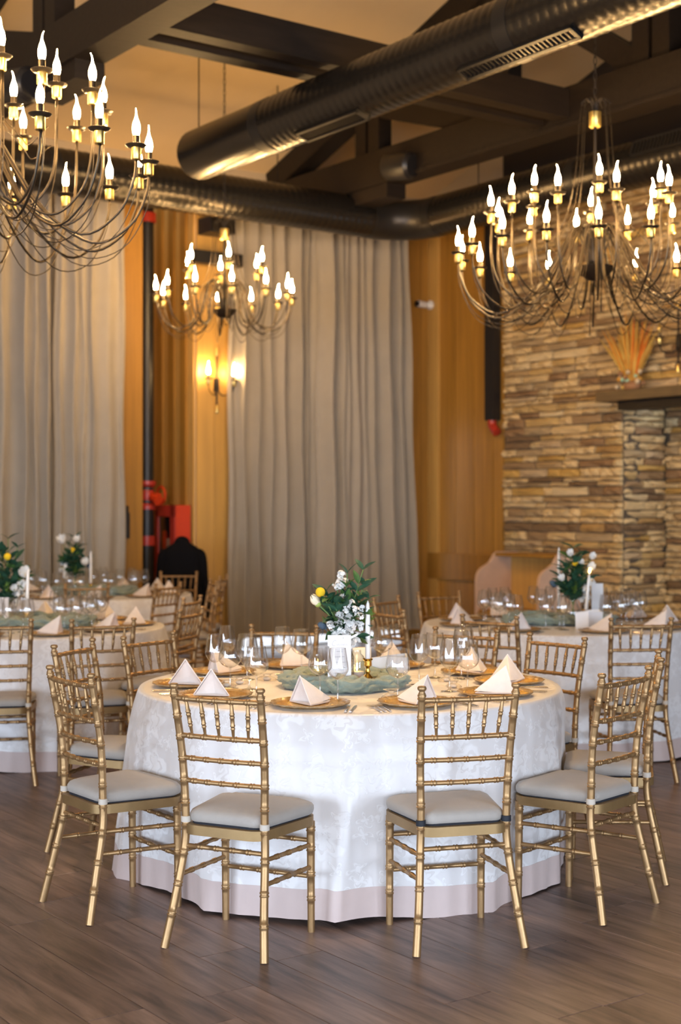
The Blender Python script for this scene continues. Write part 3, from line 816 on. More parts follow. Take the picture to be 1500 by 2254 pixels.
obj('valve_stem', MB().sweep([(0, -0.03, 0), (0.17, -0.0, 0)], 0.02, 8).mesh('valve_stem', 'red_paint'), vb)
obj('outlet', MB().sweep([(0, 0, 0), (0.04, -0.10, -0.03), (0.05, -0.17, -0.06)], [0.05, 0.05, 0.055], 12).mesh('outlet', 'red_paint'), vb)
# fire hose cabinet on the cheek of the recess
uc1 = UR1-0.045; vc0, vc1 = V1+0.02, V1+0.44
hc0, hc1 = 0.55, h_at(1112, UR1, V1)
t = thing('fire_hose_cabinet', 'red fire hose cabinet with glazed door in the pine recess', 'cabinet', (0, 0, 0), A36)
dp = 0.175
room('case', MB().box(uc1-dp, uc1, vc0, vc1, hc0, hc1), 'red_paint', t)
d = MB(); xd = uc1-dp
d.box(xd-0.02, xd-0.001, vc0, vc0+0.09, hc0, hc1); d.box(xd-0.02, xd-0.001, vc1-0.07, vc1, hc0, hc1)
d.box(xd-0.02, xd-0.001, vc0, vc1, hc1-0.12, hc1); d.box(xd-0.02, xd-0.001, vc0, vc1, hc0, hc0+0.25)
dr = room('door', d, 'red_dark', t)
room('door_glass', MB().box(xd-0.012, xd-0.006, vc0+0.09, vc1-0.07, hc0+0.25, hc1-0.12), 'pane', dr)
room('inner_lining', MB().box(xd-0.004, xd-0.0005, vc0+0.09, vc1-0.07, hc0+0.25, hc1-0.12), 'black_plastic', t)
room('instruction_card', MB().box(xd-0.0055, xd-0.004, vc0+0.11, vc0+0.24, hc0+0.28, hc1-0.35), 'dried_pale', t)
room('notice', MB().box(xd-0.0062, xd-0.0055, vc0+0.19, vc0+0.28, hc1-0.52, hc1-0.27), 'red_paint', t)
# small black handset hanging on the pine board
uh = u_on(279, V1-0.05)
t = thing('wall_handset', 'small black wall handset on the pine board beside the curtain', 'handset', uv(uh, V1-0.03, h_at(1185, uh, V1)), A36)
obj('body', MB().box(-0.02, 0.02, -0.05, 0, 0, 0.26).mesh('body', 'black_plastic', False), t)
obj('cradle', MB().box(-0.014, 0.014, -0.035, 0, 0.26, 0.33).mesh('cradle', 'black_iron', False), t)
# black oblong over a dark wall patch, partly hidden by the small chandelier
for (x0, x1, y0, y1, lab) in ((453, 507, 478, 512, 'black oblong tucked under the corner duct beside the curtain'),):
    v = V1-0.20; a, b = u_on(x0, v), u_on(x1, v)
    t = thing('wall_oblong', lab, 'oblong', uv(a, v, h_at(y1, a, v)), A36)
    hh = (y1-y0)/F*depth(a, v)
    obj('cabinet', MB().box(0, b-a, -0.10, 0.16, 0, hh).mesh('cabinet', 'black_plastic', False), t)
    obj('front_plate', MB().box(0.02, b-a-0.02, -0.112, -0.1, 0.02, hh-0.02).mesh('front_plate', 'black_iron', False), t)
# long black bar set over a dark patch on the wall
v = V1-0.30; a, b = u_on(424, v), u_on(528, v)
t = thing('wall_bar', 'long black bar behind the smaller chandelier', 'oblong', uv(a, v, h_at(578, a, v)), A36)
obj('cabinet', MB().box(0, b-a, -0.06, 0.05, 0, 0.13).mesh('cabinet', 'black_plastic', False), t)
obj('bracket', MB().box((b-a)*0.3, (b-a)*0.5, 0.04, 0.14, 0.02, 0.10).mesh('bracket', 'black_iron', False), t)
# security camera on the pine wall
vc = v_on(952, U1)
hcam = h_at(672, U1, vc)
t = thing('security_camera', 'white bullet security camera on the pine wall', 'camera', uv(U1-0.02, vc, hcam), A36)
obj('mount', MB().lathe([(0, 0), (0.055, 0), (0.055, 0.025), (0.025, 0.05), (0, 0.05)], 14).mesh('mount', 'white_plastic'), t, rot=(0, -math.pi/2, 0))
bd = obj('body', MB().lathe([(0, 0), (0.035, 0), (0.04, 0.02), (0.04, 0.15), (0.036, 0.16), (0, 0.16)], 16).mesh('body', 'white_plastic'), t, (-0.05, 0.03, 0), (math.radians(12), -math.pi/2, 0))
obj('lens', MB().lathe([(0, 0.158), (0.034, 0.158), (0.03, 0.175), (0, 0.172)], 16).mesh('lens', 'black_plastic'), bd)
# black downpipe at the edge of the stone
vd = VS+0.03
t = thing('downpipe', 'black square downpipe with red tip where stone meets pine', 'pipe', uv(U1-0.07, vd, 0), A36)
h0 = h_at(925, U1-0.07, vd)
obj('pipe', MB().box(-0.05, 0.06, -0.02, 0.12, h0, 4.7).mesh('pipe', 'black_plastic', False), t)
obj('outlet', MB().sweep(catmull([(0.0, 0.05, h0+0.01), (0.0, 0.04, h0-0.06), (-0.01, -0.04, h0-0.14)], 5), 0.05, 10).mesh('outlet', 'red_dark'), t)
# mantel shelf
vm0, vm1 = v_on(1620, U1-0.30), v_on(1312, U1-0.30)
hm = h_at(885, U1-0.30, vm1)
o = tag(room('mantel_shelf', MB().box(U1-0.30, U1+0.02, vm0, vm1, hm, hm+0.095), 'mantel'), 'thick dark timber mantel shelf above the fireplace niche', 'shelf')
room('corbel', MB().box(U1-0.22, U1+0.0, vm0+0.2, vm1-0.22, hm-0.09, hm), 'timber', o)

# dried flower arrangement on the mantel
vq = v_on(1392, U1-0.16); base = uv(U1-0.16, vq, hm+0.095)
t = thing('dried_arrangement', 'fan of ochre dried grasses and pods standing on the mantel', 'dried flowers', base, A36)
obj('foam_base', MB().ball((0, 0, 0.05), 0.07, 12, 8, (0.9, 1.6, 0.75)).mesh('foam_base', 'bark'), t)
r = random.Random(5)
for k in range(105):
    sp = r.uniform(-1, 1); L = r.uniform(0.45, 0.80)*(1-0.12*abs(sp)); an = sp*0.62; lean = r.uniform(-0.12, 0.10)
    tip = Vector((lean*L, -math.sin(an)*L, math.cos(an)*L)); m1 = tip*0.5 + Vector((r.uniform(-.02, .02), 0.03*sp, 0))
    P = catmull([Vector((0, -sp*0.05, 0.04)), m1, tip], 4)
    rad = [0.004, 0.004, 0.006, 0.009, 0.016, 0.020, 0.017, 0.010, 0.002]
    rad = [q*r.uniform(0.4, 0.75) for q in rad[:len(P)]]
    obj('stalk', MB().sweep(P, rad, 6).mesh('stalk', 'dried_orange' if k % 6 == 0 else 'dried'), t)
for k in range(16):
    c = (r.uniform(-0.09, 0.02), r.uniform(-0.16, 0.17), r.uniform(0.03, 0.20))
    obj('pod', MB().ball(c, r.uniform(0.018, 0.034), 8, 6).mesh('pod', ['dried_pale', 'mint', 'dried_pale', 'bark', 'dried'][k % 5]), t)

# wooden booth bench against the stone wall
ub0 = U1-0.66; ub1 = U1-0.07
vbf, vbn = v_on(1048, ub0), v_on(1185, ub0)
hb1 = h_at(1214, ub0+0.3, vbf)
t = thing('booth_bench', 'pale wooden booth bench with curved end panels against the stone', 'bench', (0, 0, 0), A36)
q = [(p.x, p.y) for p in catmull([(0.0, 0.74, 0), (0.02, 0.83, 0), (0.08, 0.89, 0), (0.18, 0.94, 0), (0.235, 1.0, 0), (0.265, hb1-0.02, 0), (0.30, hb1, 0)], 4)]
prof = [(0, 0)] + q + [(ub1-ub0, hb1), (ub1-ub0, 0)]
for v in (vbf, vbn):
    g = MB(); mt = Matrix(((1, 0, 0, ub0), (0, 0, 1, v), (0, 1, 0, 0), (0, 0, 0, 1)))
    room('end_panel', g.prism(prof, -0.02, 0.02, mt), 'pine_pale', t)
room('back_panel', MB().box(ub1-0.10, ub1-0.05, vbn+0.02, vbf-0.02, 0.1, hb1-0.03), 'pine_light', t)
room('top_rail', MB().box(ub0+0.26, ub1-0.02, vbn+0.02, vbf-0.02, hb1-0.045, hb1-0.01), 'pine', t)
room('seat', MB().box(ub0+0.02, ub1-0.1, vbn+0.02, vbf-0.02, 0.40, 0.45), 'pine', t)
room('kickboard', MB().box(ub0+0.10, ub0+0.13, vbn+0.02, vbf-0.02, 0.0, 0.40), 'pine', t)

# ------------------------------------------------------------------ chairs
def turned(P, r, nodes, seg=10, taper=None, rr=0.0022, n=8):
    C = catmull(P, n) if len(P) > 2 else [Vector(P[0]).lerp(Vector(P[1]), k/2) for k in range(3)]
    acc = [0.0]
    for i in range(len(C)-1): acc.append(acc[-1]+(C[i+1]-C[i]).length)
    L = acc[-1]
    def pos(s):
        s = min(max(s, 0), L); i = 0
        while i < len(acc)-2 and s > acc[i+1]: i += 1
        f = (s-acc[i])/max(1e-9, acc[i+1]-acc[i]); return C[i].lerp(C[i+1], f)
    ss = {0.0: 0, L: 0}
    for a in acc[1:-1]: ss.setdefault(a, 0)
    for nd in nodes:
        c = nd*L
        for d, b in ((-.0095, 0), (-.0075, 1), (-.0035, 1), (-.0018, 0), (.0018, 0), (.0035, 1), (.0075, 1), (.0095, 0)):
            ss[c+d] = b
        for a in list(ss):
            if ss[a] == 0 and abs(a-c) < 0.0095 and abs(abs(a-c)-.0018) > 1e-6 and a not in (c-.0095, c+.0095): ss.pop(a)
    keys = sorted(k for k in ss if 0 <= k <= L)
    pts = [pos(k) for k in keys]; rad = [(taper(k/L) if taper else 1)*r + ss[k]*rr for k in keys]
    return pts, rad
def turned_mesh(name, P, r, nodes, m='gold_paint', seg=10, taper=None, finial=False, rr=0.0022):
    pts, rad = turned(P, r, nodes, seg, taper, rr); mb = MB().sweep(pts, rad, seg)
    if finial:
        c = pts[-1]
        mb.lathe([(0.0135, -0.004), (0.0105, 0.004), (0.0105, 0.008), (0.0155, 0.013), (0.0165, 0.019), (0.013, 0.025), (0.0, 0.027)], 12, (c.x, c.y, c.z))
    return mb.mesh(name, m, True, 50)
HTP, YT, YS, YF = 0.893, -0.205, -0.150, -0.225
def post_pts(s): return [(s*0.198, YF, 0.0), (s*0.178, YF+0.035, 0.16), (s*0.161, YS-0.002, 0.34), (s*0.158, YS, 0.46), (s*0.164, YS-0.012, 0.66), (s*0.172, YT, HTP)]
def post_x(h):      # half width / y of the back at height h
    P = [Vector(p) for p in catmull(post_pts(1), 8)]
    for a, b in zip(P, P[1:]):
        if a.z <= h <= b.z:
            f = (h-a.z)/(b.z-a.z); return a.x+(b.x-a.x)*f, a.y+(b.y-a.y)*f
    return P[-1].x, P[-1].y
CH = {}
pn = [0.13, 0.245, 0.365, 0.475, 0.56, 0.645, 0.73, 0.815, 0.90, 0.985]
for s in (-1, 1): CH['post%d' % s] = turned_mesh('back_post', post_pts(s), 0.0138, pn, finial=True, seg=12, taper=lambda f: 1.08-0.12*f)
fleg = lambda s: [(s*0.178, 0.162, 0.0), (s*0.178, 0.160, 0.2), (s*0.178, 0.158, 0.40)]
for s in (-1, 1): CH['fleg%d' % s] = turned_mesh('front_leg', fleg(s), 0.0145, [0.30, 0.52, 0.75, 0.93], seg=12, taper=lambda f: 0.9+0.16*f)
rails = []
for h, r, nodes in ((0.868, 0.0095, [.14, .32, .5, .68, .86]), (0.735, 0.009, [.14, .32, .5, .68, .86]), (0.655, 0.0085, [.14, .32, .5, .68, .86]), (0.575, 0.0085, [.14, .32, .5, .68, .86])):
    x, y = post_x(h); bow = -0.012
    rails.append(turned_mesh('back_rail', [(-x, y, h), (-x*0.5, y+bow*0.75, h), (0, y+bow, h), (x*0.5, y+bow*0.75, h), (x, y, h)], r, nodes, rr=0.002))
CH['rails'] = rails
sp = []
xt, yt = post_x(0.868); xb, yb = post_x(0.735)
for k in range(5):
    f = (k-2)/2.0*0.72; bow = -0.012*(1-f*f)
    sp.append(turned_mesh('spindle', [(xb*f*0.93, yb+bow, 0.735), (xt*f, yt+bow, 0.868)], 0.0068, [.32, .62], taper=lambda q: 0.62+0.5*min(1, q*2.4) if q < 0.7 else 1.12-0.35*(q-0.7)/0.3, rr=0.0016, seg=8))
CH['spindles'] = sp
def str_mesh(a, b, n, r=0.0085): return turned_mesh('stretcher', [a, b], r, [(k+1)/(n+1) for k in range(n)], rr=0.002, seg=8)
xr, yr = post_x(0.345)
st = [str_mesh((-xr, yr, 0.345), (xr, yr, 0.345), 4)]
for h in (0.330, 0.20): st.append(str_mesh((-0.178, 0.16, h), (0.178, 0.16, h), 4))
for h in (0.325, 0.245):
    x2, y2 = post_x(h)
    for s in (-1, 1): st.append(str_mesh((s*0.178, 0.16, h-0.01), (s*x2, y2, h+0.0), 3))
CH['stretchers'] = st
def round_rect(w0, w1, d0, d1, r, n=5):   # trapezoid, rear width w0 at y=d0, front width w1 at y=d1
    c = [(-w0, d0, 180), (w0, d0, 270), (w1, d1, 0), (-w1, d1, 90)]
    out = []
    for x, y, a0 in c:
        cx = x + (r if x < 0 else -r); cy = y + (r if y < 0 else -r)
        for k in range(n+1):
            a = math.radians(a0 + 90*k/n); out.append((cx+r*math.cos(a), cy+r*math.sin(a)))
    return out
poly = round_rect(0.166, 0.198, -0.178, 0.188, 0.06)
CH['seat'] = MB().prism(poly, 0.390, 0.424).mesh('seat_frame', 'gold_frame', True, 30)
CH['pad'] = MB().prism(round_rect(0.150, 0.184, -0.155, 0.174, 0.055), 0.424, 0.434).mesh('pad_base', 'cushion_under', True, 30)
def cushion_mesh():
    o = round_rect(0.158, 0.196, -0.158, 0.186, 0.055, 6); n = len(o); mb = MB()
    layers = [(0.955, 0.4285), (0.995, 0.434), (1.01, 0.445), (1.005, 0.457), (0.97, 0.467), (0.88, 0.475), (0.7, 0.481), (0.4, 0.484), (0.0, 0.485)]
    for k, (sc, z) in enumerate(layers):
        for i, (x, y) in enumerate(o):
            w = 0.0016*math.sin(i*2.9)+0.0012*math.sin(i*5.1+1)
            mb.v.append((x*sc, y*sc+0.012*(1-sc), z + (w if 1 < k < 6 else 0)))
    for k in range(len(layers)-1):
        for i in range(n):
            j = (i+1) % n; mb.f.append((k*n+i, k*n+j, (k+1)*n+j, (k+1)*n+i))
    mb.f.append(tuple(reversed(range(n))))
    return mb.mesh('cushion', 'cushion', True, 0)
CH['cushion'] = cushion_mesh()
def strap_mesh(m, s):
    x, y = post_x(0.437); mb = MB()
    for z0, z1 in ((0.426, 0.448),):
        mb.lathe([(0.0150, z0), (0.0172, z0+0.002), (0.0172, z1-0.002), (0.0150, z1)], 14, (s*x, y, 0))
    mb.box(s*x-s*0.016 if s > 0 else s*x+0.006, s*x-0.006 if s > 0 else s*x+0.016, y, y+0.03, 0.430, 0.446)
    return mb.mesh('strap', m, True, 40)
for s in (-1, 1):
    CH['strapw%d' % s] = strap_mesh('strap_white', s); CH['strapb%d' % s] = strap_mesh('strap_black', s)
LEGS = []
def chair(mid, face, label, group, black=False):
    # mid: plan position of the middle of the top rail; face: heading the sitter looks to
    f = Vector((face[0], face[1])).normalized(); rz = math.atan2(f.y, f.x) - math.pi/2
    org = Vector((mid[0], mid[1])) - f*YT
    for sx_ in (-1, -0.5, 0, 0.5, 1):
        q = org + f*0.162 + Vector((f.y, -f.x))*0.178*sx_; LEGS.append((q.x, q.y))
    t = thing('chiavari_chair', label, 'chair', (org.x, org.y, 0), rz, group)
    for s in (-1, 1):
        obj('back_post', CH['post%d' % s], t); obj('front_leg', CH['fleg%d' % s], t)
    for m in CH['rails']: obj('back_rail', m, t)
    for m in CH['spindles']: obj('spindle', m, t)
    for m in CH['stretchers']: obj('stretcher', m, t)
    obj('seat_frame', CH['seat'], t)
    c = obj('cushion', CH['cushion'], t); obj('pad_base', CH['pad'], c)
    for s in (-1, 1): obj('strap', CH[('strapb%d' if black else 'strapw%d') % s], c)
    return t
def from_tops(a, b, centre, dz=0.0):
    A, B = at(a[0], a[1], 0.918), at(b[0], b[1], 0.918)
    mid = ((A.x+B.x)/2, (A.y+B.y)/2); d = Vector((B.x-A.x, B.y-A.y)); f = Vector((-d.y, d.x))
    to = Vector((centre[0]-mid[0], centre[1]-mid[1]))
    if f.dot(to) < 0: f = -f
    dd = to.length
    if dd < 1.18: mid = (centre[0]-to.x*1.18/dd, centre[1]-to.y*1.18/dd)
    f = f.normalized()*0.65 + to.normalized()*0.35
    return mid, (f.x, f.y)
TM, TL, TF, TR = (0.04, 6.20), (-2.06, 9.20), (-2.25, 12.65), (1.47, 9.45)
ordn = ['', 'first', 'second', 'third', 'fourth', 'fifth', 'sixth', 'seventh', 'eighth', 'ninth']
main = [((933, 1510), (1133, 1504)), ((384, 1503), (573, 1517)), ((109, 1464), (202, 1483)), ((109, 1420), (213, 1404)), ((277, 1400), (377, 1390)),
        ((554, 1373), (699, 1377)), ((951, 1381), (1080, 1387)), ((1152, 1393), (1280, 1403)), ((1451, 1431), (1455, 1446)), ((1326, 1482), (1429, 1466))]
MAIN_ANG = []
for k, (a, b) in enumerate(main):
    mid, f = from_tops(a, b, TM); MAIN_ANG.append(math.degrees(math.atan2(mid[1]-TM[1], mid[0]-TM[0])))
    lab = 'gold chair with black cushion straps drawn up to the foreground table' if k == 0 else \
          'gold chair, %s clockwise from the black-strapped chair at the foreground table' % ordn[k]
    chair(mid, f, lab, 'chairs around the foreground table', k == 0)
def polar_chair(c, ang, d, label, group):
    a = math.radians(ang); chair((c[0]+d*math.cos(a), c[1]+d*math.sin(a)), (-math.cos(a), -math.sin(a)), label, group)
gl, gr, gf = 'chairs around the left table', 'chairs around the table near the fireplace', 'chairs around the far table by the black jacket'
for a, b, c, lab, g in (
    ((-58, 1364), (53, 1362), TL, 'gold chair with its back turned at the left table, below the tall flowers', gl),
    ((157, 1363), (296, 1360), TL, 'gold chair with its back turned at the left table, below the tall napkin', gl),
    ((405, 1342), (437, 1335), TL, 'gold chair standing edgewise between the left table and the foreground table', gl),
    ((333, 1317), (385, 1313), TL, 'gold chair at the left table beside the far table cloth', gl),
    ((335, 1287), (405, 1278), TF, 'gold chair at the far table in front of the folded napkin and jacket chair', gf),
    ((140, 1285), (242, 1283), TF, 'gold chair with back turned at the far table, below the candle', gf),
    ((355, 1258), (432, 1257), TF, 'gold chair directly in front of the black jacket', gf),
    ((1023, 1351), (1134, 1357), TR, 'gold chair at the fireplace side table seen over the foreground place settings', gr),
    ((1348, 1360), (1477, 1359), TR, 'gold chair with back turned at the fireplace side table, full height in view', gr),
    ((941, 1304), (1035, 1302), TR, 'gold chair at the fireplace side table in front of the pine wall', gr),
    ((812, 1316), (888, 1310), TR, 'gold chair in front of the curtain hem, farther of two beside the white taper', gr),
    ((834, 1336), (872, 1340), TR, 'gold chair in front of the curtain hem, nearer of two beside the white taper', gr),
    ((1450, 1312), (1558, 1313), TR, 'gold chair at the fireplace side table in front of the stone niche', gr)):
    mid, f = from_tops(a, b, c); chair(mid, f, lab, g)
for (x, y, lab) in ((470, 1276, 'gold chair standing edgewise beside the jacket, nearer of two by the pine board'), (492, 1266, 'gold chair standing edgewise beside the jacket, farther of two by the pine board')):
    p = at(x, y, 0.918); chair((p.x, p.y), (-1.0, 0.1 if x > 480 else -0.25), lab, gf)

# ------------------------------------------------------------------ tables and cloths
HTB = 0.755
def table(c, R, seed, where, phase=0.0):
    t = thing('round_table', 'round banquet table hidden under the white cloth %s' % where, 'table', (c[0], c[1], 0), 0, 'round banquet tables')
    obj('tabletop', MB().lathe([(0, 0.715), (R-0.012, 0.715), (R-0.004, 0.725), (R-0.004, 0.742), (R-0.012, 0.75), (0, 0.75)], 48).mesh('tabletop', 'pine_pale'), t)
    for k in range(4):
        a = math.pi/4+k*math.pi/2; obj('leg', MB().sweep([(0.5*math.cos(a), 0.5*math.sin(a), 0), (0.42*math.cos(a), 0.42*math.sin(a), 0.716)], 0.016, 10).mesh('leg', 'black_iron'), t)
    r = random.Random(seed); FO = []
    for k in range(17):
        FO.append((k/17*2*math.pi + r.uniform(-.13, .13), r.uniform(0.06, 0.13), r.uniform(0.02, 0.075)))
    if seed == 1: FO.append((math.radians(-91), 0.07, 0.085)); FO.append((math.radians(-70), 0.08, 0.06)); FO.append((math.radians(-118), 0.07, 0.05))
    def rad(th, t):       # t = 0 at the table edge, 1 at the hem
        x = R + 0.012*min(1, t*8) + 0.10*t
        for a, w, am in FO:
            d = (th-a+math.pi) % (2*math.pi)-math.pi
            x += am*(0.30*t**0.5+0.70*t**1.3)*(0.45*math.exp(-(d/w)**2)+0.62*max(0.0, 1-abs(d)/(1.25*w))**1.3) - 0.25*am*t*math.exp(-(d/(2.2*w))**2)
        for lx, ly in LEGS:
            d0 = math.hypot(lx-c[0], ly-c[1])
            if 0.90 < d0 < 1.25:
                d = (th-math.atan2(ly-c[1], lx-c[0])+math.pi) % (2*math.pi)-math.pi
                if abs(d) < 0.25: x += (min(x, d0-0.04+3.0*d*d)-x)*min(1.0, t*3.0)
        x += 0.006*t*math.sin(9*th+seed) + 0.003*math.sin(23*th+seed*2+3*t)*t
        return x
    seg = 220; mb = MB(); hem_t = 0.845
    rows = []
    for q in (0.0, 0.3, 0.6, 0.85, 0.97): rows.append(('top', q))
    for q in (0.0, 0.004, 0.012, 0.03, 0.08, 0.16, 0.26, 0.36, 0.46, 0.56, 0.66, 0.76, hem_t): rows.append(('side', q))
    uvl = []
    def hz(t): return HTB + 0.003 - 0.742*t - (0.006 if t > 0.002 else 0)
    def P(kind, q, th):
        if kind == 'top': return (R*q*math.cos(th), R*q*math.sin(th), HTB+0.003 - (0.001 if q > 0.9 else 0))
        rr = rad(th, q) if q > 0 else R*0.996
        hh = hz(q) + (0.012*math.sin(3*th+seed)+0.008*math.sin(7*th))*q*q
        return (rr*math.cos(th), rr*math.sin(th), hh)
    UVv = []
    for kind, q in rows:
        for k in range(seg):
            th = 2*math.pi*k/seg; mb.v.append(P(kind, q, th))
            UVv.append((R*q*math.cos(th), R*q*math.sin(th)) if kind == 'top' else (th*R, q*0.75+5))
    n = len(rows)
    for i in range(n-1):
        for k in range(seg):
            k2 = (k+1) % seg; mb.f.append((i*seg+k, (i+1)*seg+k, (i+1)*seg+k2, i*seg+k2))
    me = mb.mesh('tablecloth', 'damask', True, 0)
    ul = me.uv_layers.new(name='UVMap')
    for p in me.polygons:
        q = [UVv[me.loops[li].vertex_index] for li in p.loop_indices]
        wrap = max(a[0] for a in q)-min(a[0] for a in q) > 3.5*R
        for li, a in zip(p.loop_indices, q):
            ul.data[li].uv = (a[0]+(2*math.pi*R if wrap and a[0] < R else 0), a[1])
    o = obj('tablecloth', me, None, (c[0], c[1], 0))
    tag(o, 'white damask tablecloth with blush hem %s' % where, 'tablecloth', 'white damask tablecloths')
    hb = MB()
    def hf(s, t):
        q = hem_t + (1-hem_t)*t; p = P('side', q, 2*math.pi*s); return (p[0]*1.0005, p[1]*1.0005, p[2])
    hb.grid(hf, seg, 3, True)
    obj('hem_band', hb.mesh('hem_band', 'hem', True, 0), o)
table(TM, 0.915, 1, 'of the foreground table')
table(TL, 0.915, 2, 'of the left table')
table(TF, 0.915, 3, 'of the far table by the jacket')
table(TR, 0.915, 4, 'of the table near the fireplace')
ZT = HTB + 0.004

# ------------------------------------------------------------------ tableware
def scallop(th, r): return 1+0.022*math.cos(18*th)*(1 if r > 0.145 else 0)
CHARGER_RIM = MB().lathe([(0.140, 0.005), (0.150, 0.009), (0.160, 0.013), (0.166, 0.018), (0.163, 0.020), (0.150, 0.015), (0.140, 0.0085)], 72, rf=scallop).mesh('rim', 'charger_glass', True, 0)
CHARGER = MB().lathe([(0, 0.0), (0.09, 0.0), (0.145, 0.006), (0.15, 0.0105), (0.13, 0.011), (0.0, 0.008)], 40).mesh('charger_plate', 'hammered_gold')
def napkin_mesh():
    mb = MB(); n = 10
    Pk = Vector((0.0, -0.052, 0.118)); T = Vector((0.0, 0.105, 0.012)); A = Vector((-0.082, -0.050, 0.0)); B = Vector((0.082, -0.050, 0.0))
    def panel(p0, p1, p2, bulge, outward, rnd=0.0):
        idx = {}
        for i in range(n+1):
            for j in range(n+1-i):
                a, b = i/n, j/n; c = 1-a-b
                p = p0*c + p1*a + p2*b
                w = 27*a*b*c; e = 4*c*b
                p = p + Vector(outward)*(bulge*w*0.4 + rnd*e)
                idx[(i, j)] = len(mb.v); mb.v.append(tuple(p))
        for i in range(n):
            for j in range(n-i):
                mb.f.append((idx[(i, j)], idx[(i+1, j)], idx[(i, j+1)]))
                if i+j < n-1: mb.f.append((idx[(i+1, j)], idx[(i+1, j+1)], idx[(i, j+1)]))
    panel(Pk, A, T, 0.014, (-0.8, 0.2, 0.5)); panel(Pk, T, B, 0.014, (0.8, 0.2, 0.5))
    # inner folds seen in the open mouth
    I = Vector((0.004, -0.006, 0.006)); Pk2 = Pk + Vector((0, 0.008, -0.006))
    panel(Pk2, I, A + Vector((0.006, 0.004, 0.001)), 0.010, (-0.2, 0.9, 0)); panel(Pk2, B + Vector((-0.006, 0.004, 0.001)), I, 0.010, (0.2, 0.9, 0))
    # rounded lip along the mouth edges
    for E in (A, B):
        mb.sweep(catmull([Pk, Pk*0.5+E*0.5, E+Vector((0, 0, 0.003))], 6), [0.0026]*13, 6)
    # flat foot under the napkin
    mb.prism([(-0.08, -0.048), (0.08, -0.048), (0.03, 0.07), (0, 0.10), (-0.03, 0.07)], 0.0, 0.006)
    return mb.mesh('napkin', 'napkin', True, 50)
NAPKIN = napkin_mesh()
def glass_mesh(kind):
    if kind == 'wine':
        bowl = [(0.004, 0.094), (0.016, 0.099), (0.030, 0.110), (0.0405, 0.126), (0.0425, 0.137), (0.0405, 0.158), (0.0355, 0.190), (0.0315, 0.218)]
    else:
        bowl = [(0.004, 0.086), (0.018, 0.091), (0.036, 0.102), (0.0475, 0.117), (0.0495, 0.128), (0.0470, 0.150), (0.0410, 0.182), (0.0375, 0.204)]
    b = MB().open_lathe([(0.0, 0.094 if kind == 'wine' else 0.086)]+bowl, 28).mesh('bowl', 'glass', True, 0)
    s = MB().lathe([(0.0, 0.0), (0.036, 0.0), (0.037, 0.0015), (0.020, 0.004), (0.006, 0.009), (0.0038, 0.02), (0.0034, 0.06), (0.0042, 0.094 if kind == 'wine' else 0.086), (0.0, 0.0945 if kind == 'wine' else 0.0865)], 16).mesh('stem', 'glass', True, 60)
    top = bowl[-1]; rim = MB().sweep([(top[0]*math.cos(a), top[0]*math.sin(a), top[1]) for a in [2*math.pi*k/28 for k in range(29)]], 0.0008, 5, False).mesh('rim', 'glass', True, 0)
    return b, s, rim
GW, GG = glass_mesh('wine'), glass_mesh('water')
def wine_glass(x, y, kind, label, group):
    ms = GW if kind == 'w' else GG
    t = thing('wine_glass' if kind == 'w' else 'water_glass', label, 'glass', (x, y, ZT), 0, group)
    obj('bowl', ms[0], t); obj('stem', ms[1], t); obj('rim', ms[2], t)
def fork_mesh():
    mb = MB()
    mb.sweep([(0, -0.10, 0.003), (0, -0.05, 0.004), (0, 0.0, 0.005), (0, 0.03, 0.005)], [0.0055, 0.0045, 0.003, 0.003], 8, squash=(0.5, 1.0))
    mb.prism([(-0.004, 0.03), (0.004, 0.03), (0.011, 0.045), (0.011, 0.056), (-0.011, 0.056), (-0.011, 0.045)], 0.004, 0.006)
    for k in range(4):
        x = -0.0095+k*0.00633; mb.box(x-0.0013, x+0.0013, 0.055, 0.098, 0.004, 0.006)
    return mb.mesh('fork', 'silver', True, 40)
def knife_mesh():
    mb = MB(); mb.sweep([(0, -0.11, 0.004), (0, -0.06, 0.0045), (0, -0.02, 0.004)], [0.0065, 0.006, 0.005], 8, squash=(0.55, 1.0))
    mb.prism([(-0.006, -0.02), (0.005, -0.02), (0.007, 0.05), (0.003, 0.10), (-0.006, 0.085)], 0.003, 0.0045)
    return mb.mesh('knife', 'silver', True, 40)
FORK, KNIFE = fork_mesh(), knife_mesh()
TNAME = {'M': 'the foreground table', 'L': 'the left table', 'F': 'the far table by the jacket', 'R': 'the table near the fireplace'}
PLACES = {'M': [], 'L': [], 'F': [], 'R': []}
CNT = ['at the place', 'one place on', 'two places on', 'three places on', 'four places on', 'five places on', 'six places on', 'seven places on', 'eight places on', 'nine places on', 'ten places on']
def place(key, ang):          # names the place by its count round the table, clockwise from one that can be found
    if key == 'M':
        k = min(range(10), key=lambda i: abs(((MAIN_ANG[i]-ang)+180) % 360-180)); used = [p for a, p in PLACES['M']]
        order = sorted(range(10), key=lambda i: abs(((MAIN_ANG[i]-ang)+180) % 360-180))
        for k in order:
            p = 'facing the black-strapped chair, foreground table' if k == 0 else 'facing the %s chair clockwise from the black-strapped one, foreground table' % ordn[k]
            if p not in used: return p
    A = {'L': [-99, -63, -30, 9, 50, 90, 130, 170, 210, 240], 'R': [120, 157, 197, 238, 283, 322, 0, 35, 78], 'F': [-110, -75, -38, 0, 36, 72, 108, 150, 190, 220]}[key]
    first = {'L': -63, 'R': 238, 'F': -75}[key]; n = sorted((first-a) % 360 for a in A).index((first-ang) % 360)
    return '%s clockwise from that nearest the foreground, %s' % (CNT[n], {'L': 'left table', 'R': 'fireplace table', 'F': 'far jacket table'}[key]) if n else 'place nearest the foreground, %s' % {'L': 'left table', 'R': 'fireplace table', 'F': 'far jacket table'}[key]
